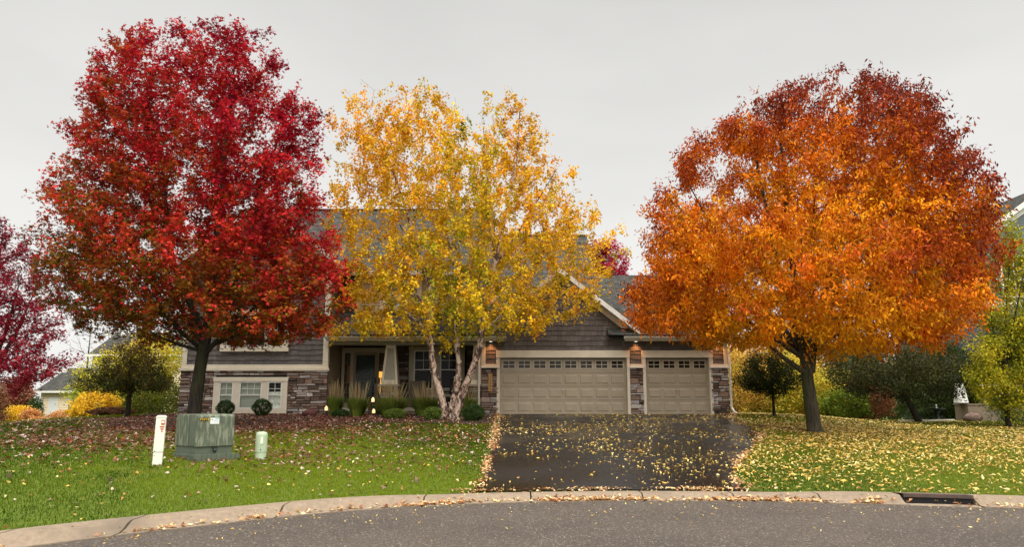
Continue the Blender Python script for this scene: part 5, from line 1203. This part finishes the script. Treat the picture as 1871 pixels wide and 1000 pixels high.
# ================================================================ NEIGHBOURS
# left: cream house
LN = thing('house', 'cream neighbouring house with a grey roof and low side wing, far left', 'house', (0, 55, 0))
def lp(mb, name, m, bevel=0): o = mb.build(name, M[m] if isinstance(m, str) else m, LN, bevel=bevel); o.location = (0, -55, 0); return o
Yn = 55.; A = pxp(72, 768, Yn); B = pxp(180, 768, Yn); T = pxp(72, 713, Yn); z0 = g1(A[0], Yn)
q = MB(); q.box(A[0], B[0]+3, Yn, Yn+7, -.3, T[2]); lp(q, 'wall', 'cream')
q = MB(); q.box(A[0]-.06, A[0]+.12, Yn-.04, Yn+.1, -.3, T[2]-.004); lp(q, 'corner_board', 'white')
r1 = pxp(118, 673, Yn+3.5)
q = MB(); roofplane(q, [(A[0]-.35, Yn-.4, T[2]-.1), (B[0]+3, Yn-.4, T[2]-.1), (B[0]+3, Yn+3.5, r1[2]), (A[0]-.35, Yn+3.5, r1[2])], (1, 0, 0), (0, 1, .5), (0, Yn, 0))
roofplane(q, [(A[0]-.35, Yn+3.503, r1[2]), (B[0]+3, Yn+3.503, r1[2]), (B[0]+3, Yn+7.4, T[2]-.1), (A[0]-.35, Yn+7.4, T[2]-.1)], (1, 0, 0), (0, 1, -.5), (0, Yn, 0)); lp(q, 'roof', 'roof')
q = MB(); q.prismx([(Yn+.02, T[2]-.02), (Yn+6.98, T[2]-.02), (Yn+3.5, r1[2]-.1)], A[0], A[0]+.15); lp(q, 'gable', 'cream')
q = MB(); q.box(A[0]-.4, B[0]+3, Yn-.52, Yn-.42, T[2]-.22, T[2]-.08); lp(q, 'gutter', 'white')
d0 = pxp(88, 764, Yn); d1 = pxp(105, 729, Yn)
q = MB(); q.box(d0[0]-.09, d1[0]+.09, Yn-.04, Yn, d0[2]-.02, d1[2]+.1); df = lp(q, 'door_frame', 'white')
q = MB(); q.box(d0[0], d1[0], Yn-.05, Yn-.041, d0[2]+.02, d1[2]); q.build('door', M['whitedoor'], df)
q = MB(); q.tube([(d1[0]-.08, Yn-.12, d0[2]+1.0), (d1[0]-.08, Yn-.05, d0[2]+1.0)], [.04, .03], 8); q.build('handle', M['gutter'], df)
q = MB(); q.box(d0[0]-.1, d1[0]+.3, Yn-.8, Yn-.06, -.3, d0[2]-.03); lp(q, 'step', 'slab')
for px_ in (82, 118):
    v = pxp(px_, 678, Yn+3.0); q = MB(); q.box(v[0]-.3, v[0]+.3, Yn+2.7, Yn+3.1, r1[2]-.38, r1[2]-.08); lp(q, 'roof_vent', 'white')
Yt = 60.; A2 = pxp(163, 650, Yt); B2 = pxp(345, 650, Yt); pk = pxp(165, 608, Yt+4)
q = MB(); q.box(A2[0]+.3, B2[0]+3, Yt, Yt+9, -.3, A2[2]); lp(q, 'wall', 'cream')
q = MB(); roofplane(q, [(A2[0], Yt-.4, A2[2]), (B2[0]+3, Yt-.4, A2[2]), (B2[0]+3, Yt+4, pk[2]), (A2[0], Yt+4, pk[2])], (1, 0, 0), (0, 1, .6), (0, Yt, 0))
roofplane(q, [(A2[0], Yt+4.003, pk[2]), (B2[0]+3, Yt+4.003, pk[2]), (B2[0]+3, Yt+9, A2[2]-.3), (A2[0], Yt+9, A2[2]-.3)], (1, 0, 0), (0, 1, -.6), (0, Yt, 0)); lp(q, 'roof', 'roof')
q = MB(); q.prismx([(Yt+.02, A2[2]-.02), (Yt+8.9, A2[2]-.02), (Yt+4, pk[2]-.12)], A2[0]+.3, A2[0]+.45); lp(q, 'gable', 'cream')
q = MB(); q.box(A2[0]-.05, B2[0]+3, Yt-.5, Yt-.4, A2[2]-.1, A2[2]+.08); lp(q, 'gutter', 'white')
for px_ in (200, 231, 262, 293, 322):
    v = pxp(px_, 612, Yt+3.6); q = MB(); q.box(v[0]-.32, v[0]+.32, Yt+3.3, Yt+3.7, pk[2]-.33, pk[2]-.03); lp(q, 'roof_vent', 'white')
# right: blue-grey house
RN = thing('house', 'blue-grey neighbouring house with white gable trim at the right edge', 'house', (0, 34, 0))
def rp(mb, name, m, bevel=0): o = mb.build(name, M[m] if isinstance(m, str) else m, RN, bevel=bevel); o.location = (0, -34, 0); return o
Yr = 34.; e = pxp(1800, 415, Yr); pkx = pxp(1880, 352, Yr); zE, xE = e[2], e[0]; zP, xP = pkx[2]+.3, pkx[0]+.6; sl = (zP-zE)/(xP-xE); xR = 2*xP-xE
q = MB(); q.prism([(xE+.5, .4), (xR-.5, .4), (xR-.5, zE+sl*.5-.2), (xP, zP-.2), (xE+.5, zE+sl*.5-.2)], Yr, Yr+10); rp(q, 'wall', 'bluegrey')
q = MB()
for s_, xe in ((-1, xE), (1, xR)):
    roofplane(q, [(xP, Yr-.5, zP), (xe, Yr-.5, zE), (xe, Yr+10.3, zE), (xP, Yr+10.3, zP)], (0, 1, 0), (s_, 0, -sl), (xP, Yr, zP))
rp(q, 'roof', 'roof')
q = MB()
for xe in (xE, xR):
    pl = [(xP, zP-.02), (xe, zE-.02), (xe, zE-.27), (xP, zP-.27)]; q.prism(pl if xe > xP else pl[::-1], Yr-.54, Yr-.502)
    pl = [(xP, zP-.4), (xe+(xP-xe)*.1, zE-.35+(zP-zE)*.1), (xe+(xP-xe)*.12, zE-.62+(zP-zE)*.12), (xP, zP-.66)]; q.prism(pl if xe > xP else pl[::-1], Yr-.06, Yr-.002)
rp(q, 'rake_board', 'white')
# second-storey windows
def rwin(px0, px1, py0, py1):
    a = pxp(px0, py1, Yr); b = pxp(px1, py0, Yr); q = MB(); f = .12
    q.box(a[0]-f, b[0]+f, Yr-.05, Yr-.001, a[2]-f, a[2]); q.box(a[0]-f, b[0]+f, Yr-.05, Yr-.001, b[2], b[2]+f); q.box(a[0]-f, a[0], Yr-.048, Yr-.001, a[2], b[2]); q.box(b[0], b[0]+f, Yr-.048, Yr-.001, a[2], b[2]); q.box((a[0]+b[0])/2-.03, (a[0]+b[0])/2+.03, Yr-.04, Yr-.001, a[2], b[2])
    o = rp(q, 'window', 'white'); g = MB(); g.box(a[0], b[0], Yr-.02, Yr-.003, a[2], b[2]); g.build('pane', M['garglass'], o)
rwin(1836, 1870, 472, 540); rwin(1895, 1930, 472, 540)
# porch roof, beam, post, concrete base, stone wall
Yp = 30.6; zb1 = pxp(1800, 556, Yp)[2]; xw0 = pxp(1780, 556, Yp)[0]
q = MB(); q.box(xw0, xw0+8, Yp-.1, Yp+.1, zb1-.12, zb1+.1); q.box(xw0, xw0+.2, Yp+.1, Yr, zb1-.12, zb1+.1); rp(q, 'porch_beam', 'white')
q = MB(); roofplane(q, [(xw0-.3, Yp-.6, zb1-.95), (xw0+8, Yp-.6, zb1-.95), (xw0+8, Yr, zb1-.14), (xw0-.3, Yr, zb1-.14)], (1, 0, 0), (0, 1, .3), (0, Yp, 0)); rp(q, 'roof', 'roof')
for k in range(3):
    xx = xw0+.1+2.6*k; q = MB(); q.box(xx-.1, xx+.1, Yp-.08, Yp+.08, zb1+.1, zb1+1.1); rp(q, 'railing_post', 'white')
q = MB(); q.box(xw0, xw0+8, Yp-.03, Yp+.03, zb1+1.0, zb1+1.08); rp(q, 'railing', 'white')
c0 = (18.2, 30.0, 0); ct = pxp(1745, 741, 30.0); gz = g1(c0[0], 30)
q = MB(); q.box(c0[0], c0[0]+10, 30.0, 30.2, gz-.2, ct[2]); q.box(c0[0], c0[0]+.2, 30.2, 30.9, gz-.2, ct[2]); q.box(c0[0]+3, c0[0]+10, 30.9, Yr, gz-.2, ct[2]); q.box(c0[0]-.03, c0[0]+10, 29.96, 30.95, ct[2]+.003, ct[2]+.05); rp(q, 'porch_base', 'conc', .01)
pa_ = pxp(1758, 738, 30.3); pb_ = pxp(1748, 625, 30.3)
q = MB(); q.add([(pa_[0]-.22, 30.15, pa_[2]+.03), (pa_[0]+.18, 30.15, pa_[2]+.03), (pa_[0]+.18, 30.5, pa_[2]+.03), (pa_[0]-.22, 30.5, pa_[2]+.03), (pa_[0]-.14, 30.2, pa_[2]+.80), (pa_[0]+.1, 30.2, pa_[2]+.80), (pa_[0]+.1, 30.45, pa_[2]+.80), (pa_[0]-.14, 30.45, pa_[2]+.80)], [(0, 3, 2, 1), (4, 5, 6, 7), (0, 1, 5, 4), (1, 2, 6, 5), (2, 3, 7, 6), (3, 0, 4, 7)]); rp(q, 'porch_column', 'white')
s0 = pxp(1792, 706, 31.8); q = MB(); q.box(s0[0], s0[0]+8, 31.8, 32.0, ct[2]+.05, s0[2]); rp(q, 'stone_wall', 'darkstonem')
q = MB(); q.box(s0[0]-.05, s0[0]+8, 31.75, 32.05, s0[2]+.003, s0[2]+.07); rp(q, 'wall_cap', 'white')
p = pxp(1775, 772, 29.3); q = MB(); q.add([(v[0]*1.4, v[1]*.8, v[2]*1.3) for v in vs], fs); o = q.build('boulder', mat('pink_boulder', (.17, .11, .085), .9, 8, .4, .8, 12), None, True); o.location = (p[0], 29.2, g1(p[0], 29.2)); tag(o, 'low pinkish boulder at the foot of the concrete porch wall', 'rock')

# ================================================================ FALLEN LEAVES
def litter(name, label, X, Y, Z, size, shape, col, up=2.2):
    n = len(X); P = np.stack([X, Y, Z], 1)
    a = rng.normal(0, 1, (n, 3)); a[:, 2] *= .25; a /= np.linalg.norm(a, axis=1)[:, None]
    u = rng.normal(0, .35, (n, 3)); u[:, 2] += 1; u -= (u*a).sum(1)[:, None]*a; u /= np.linalg.norm(u, axis=1)[:, None]
    s = np.cross(u, a); T = np.array(tmpl(shape)); nl = len(T); T4 = T.reshape(-1, 3)
    cur = rng.uniform(-1, 3.5, n)[:, None, None]
    V = P[:, None, :]+(a[:, None, :]*(T4[None, :, 0:1]-.5)+s[:, None, :]*T4[None, :, 1:2]+u[:, None, :]*T4[None, :, 2:3]*cur)*np.asarray(size)[:, None, None]
    o = npmesh(name, V.reshape(-1, 3), np.arange(n*nl*4).reshape(-1, 4), M['litter'], None, col=np.repeat(col, nl*4, 0))
    tag(o, label, 'fallen leaves', kind='stuff'); return o
PALE = np.array([(.62, .43, .09), (.72, .54, .16), (.48, .30, .05), (.64, .36, .06), (.34, .17, .05), (.76, .62, .28)])
REDL = np.array([(.13, .045, .020), (.17, .05, .022), (.085, .038, .018), (.30, .17, .12), (.50, .38, .32), (.15, .08, .035), (.26, .05, .025)])
ROR = np.array([(.58, .30, .12), (.66, .42, .20), (.50, .22, .08), (.72, .54, .30), (.34, .15, .07), (.70, .50, .22)])
def pick(C, n, p=None): return C[rng.choice(len(C), n, p=p)]*rng.uniform(.75, 1.2, (n, 1))
def surf(X, Y):
    z = gh(X, Y); l0 = lip(X); b0 = back(X); u = (Y-l0)/(b0-l0)
    kz = np.interp(u, [0, .2, .45, 1], [.014, .02, .115, .13])*(1-.25*kerbprof(X))
    return np.where(Y < l0, .006, np.where(Y < b0, kz+.006, np.where(on_drive(X, Y), z+.022, np.where(in_bed(X, Y), z+.03, z+.038))))
def samp(n, x0, x1, y0, y1, dens):
    X = rng.uniform(x0, x1, n); Y = rng.uniform(y0, y1, n); k = rng.uniform(0, 1, n) < dens(X, Y); return X[k], Y[k]
def house_ok(X, Y): return ~((X > -12.4) & (X < 8.15) & (Y > 27.9))
ax, ay = 7.95, 19.6
# right lawn, dense under the ash
def d1(X, Y):
    r = np.sqrt(((X-ax-1)/8.5)**2+((Y-ay)/6.0)**2); d = np.exp(-r**2*1.0)
    d = np.maximum(d, .34*sstep(22, 8, X)*(Y > 12)); n_ = np.clip(.65+.6*vnoise(X, Y, 1.3, 21)+.5*vnoise(X, Y, 5.5, 24), .05, 2)
    return d*n_*(~on_drive(X, Y))*(Y > back(X)+.02)*(X > 2.5)*house_ok(X, Y)
X, Y = samp(165000, 2.5, 24, 11, 31, d1); n = len(X)
litter('fallen_leaves', 'dense pale yellow ash leaves strewn over the right lawn', X, Y, surf(X, Y), (.05+.08*rng.uniform(0, 1, n)**1.6), 'lance', pick(PALE, n, [.25, .25, .15, .12, .13, .10]))
# driveway
def d2(X, Y):
    n_ = np.clip(.45+.9*vnoise(X, Y, 1.1, 22)+.4*vnoise(X, Y, 4, 23), .03, 2)
    base_ = .16+.45*sstep(4.0, 9.5, X)*sstep(14, 18, Y)+.22*sstep(14, 22, Y)+.15*sstep(24, 20, Y)*sstep(1, 3.5, X)
    return base_*n_*on_drive(X, Y)*(Y > back(X))*(Y < 27.9)
X, Y = samp(40000, -1.5, 12, 12.3, 28, d2); n = len(X)
litter('fallen_leaves', 'yellow leaflets scattered over the dark driveway', X, Y, surf(X, Y), (.045+.075*rng.uniform(0, 1, n)**1.8), 'lance', pick(PALE, n, [.25, .25, .17, .13, .10, .10]))
# windrows along driveway edges and the kerb
t = rng.uniform(0, 1, 3000)**1.0; Yw = 12.6+15.3*t; s_ = rng.integers(0, 2, len(t)); Xw = np.where(s_ == 0, dlx(Yw), drx(Yw))+rng.normal(0, .05, len(t))*(1+t*1.3)
k = rng.uniform(0, 1, len(t)) < np.clip(.5+vnoise(Xw, Yw, 3, 5)+.3*(s_ == 0), .1, 1); Xw, Yw = Xw[k], Yw[k]; n = len(Xw)
litter('fallen_leaves', 'peach and tan leaves drifted along both driveway edges', Xw, Yw, surf(Xw, Yw)+rng.uniform(0, .02, n), rng.uniform(.035, .085, n), 'ovate', pick(ROR, n))
Xw = np.concatenate([rng.normal(c, s, k) for c, s, k in [(-1.3, .35, 90), (-.9, .15, 30), (.65, .16, 60), (1.3, .3, 170), (2.0, .12, 60), (3.3, .4, 130), (4.2, .35, 90), (5.5, .12, 60), (-3.4, .1, 18), (-4.3, .15, 18), (1.0, 3.0, 160), (3.9, .5, 70), (7.3, .3, 20), (-2.3, 1.5, 60)]])
Yw = lip(Xw)+np.abs(rng.normal(.07, .06, len(Xw))); n = len(Xw)
litter('fallen_leaves', 'small heaps of peach leaves lying in the kerb gutter', Xw, Yw, surf(Xw, Yw)+rng.uniform(0, .03, n), rng.uniform(.05, .09, n), 'ovate', pick(ROR, n))
Xw = np.concatenate([rng.uniform(-1, 4.0, 110), rng.normal(3.2, .4, 110), rng.normal(1.3, .3, 60), rng.normal(-.6, .2, 40)]); Yw = back(Xw)+rng.normal(.03, .035, len(Xw)); n = len(Xw)
litter('fallen_leaves', 'line of tan leaves caught where the driveway meets the kerb', Xw, Yw, surf(Xw, Yw)+rng.uniform(0, .02, n), rng.uniform(.04, .08, n), 'ovate', pick(ROR, n))
# road and kerb strays
X = rng.uniform(-7, 9, 420); Y = lip(X)-np.abs(rng.normal(0, 1.1, len(X))); k = (Y > 5) ; X, Y = X[k], Y[k]; n = len(X)
litter('fallen_leaves', 'few stray yellow leaves on the grey road', X, Y, surf(X, Y), rng.uniform(.03, .06, n), 'lance', pick(PALE, n))
X = rng.uniform(-7, 9, 260); Y = lip(X)+rng.uniform(.1, .6, len(X)); n = len(X)
litter('fallen_leaves', 'single leaves on the concrete kerb', X, Y, surf(X, Y), rng.uniform(.035, .06, n), 'lance', pick(PALE, n))
# left: maple leaves, dense under the maple, thinning to the kerb
def d3(X, Y):
    r = np.sqrt(((X+7.9)/6.6)**2+((Y-19.9)/5.3)**2); d = 1.0*np.exp(-r**2.4)*(.75+.5*vnoise(X, Y, .9, 71))+.62*in_bed(X, Y)*sstep(-1, -4, X)
    return np.clip(d*(.7+.6*vnoise(X, Y, 1.4, 31)), 0, 1)*(~on_drive(X, Y))*(Y > back(X))*house_ok(X, Y)
X, Y = samp(90000, -17, -.6, 11, 28, d3); n = len(X)
litter('fallen_leaves', 'thick carpet of dull red maple leaves under the crimson maple', X, Y, surf(X, Y)+rng.uniform(-.01, .015, n), rng.uniform(.04, .085, n), 'maple', pick(REDL, n, [.22, .2, .2, .12, .08, .1, .08]))
def d4(X, Y): return np.clip(.10+.05*vnoise(X, Y, 1, 33)+.35*np.exp(-((X+1.2)/1.6)**2)*sstep(14, 20, Y)+.10*sstep(-5, -1, X), 0, 1)*(~on_drive(X, Y))*(Y > back(X))*house_ok(X, Y)*(X < 0)
X, Y = samp(17000, -18, 0, 8, 27, d4); n = len(X)
MIXL = np.vstack([PALE, REDL[3:5], np.array([(.55, .42, .36), (.60, .20, .06)])])
litter('fallen_leaves', 'sparse mixed leaves scattered across the green left lawn', X, Y, surf(X, Y), rng.uniform(.04, .075, n), 'ovate', pick(MIXL, n))
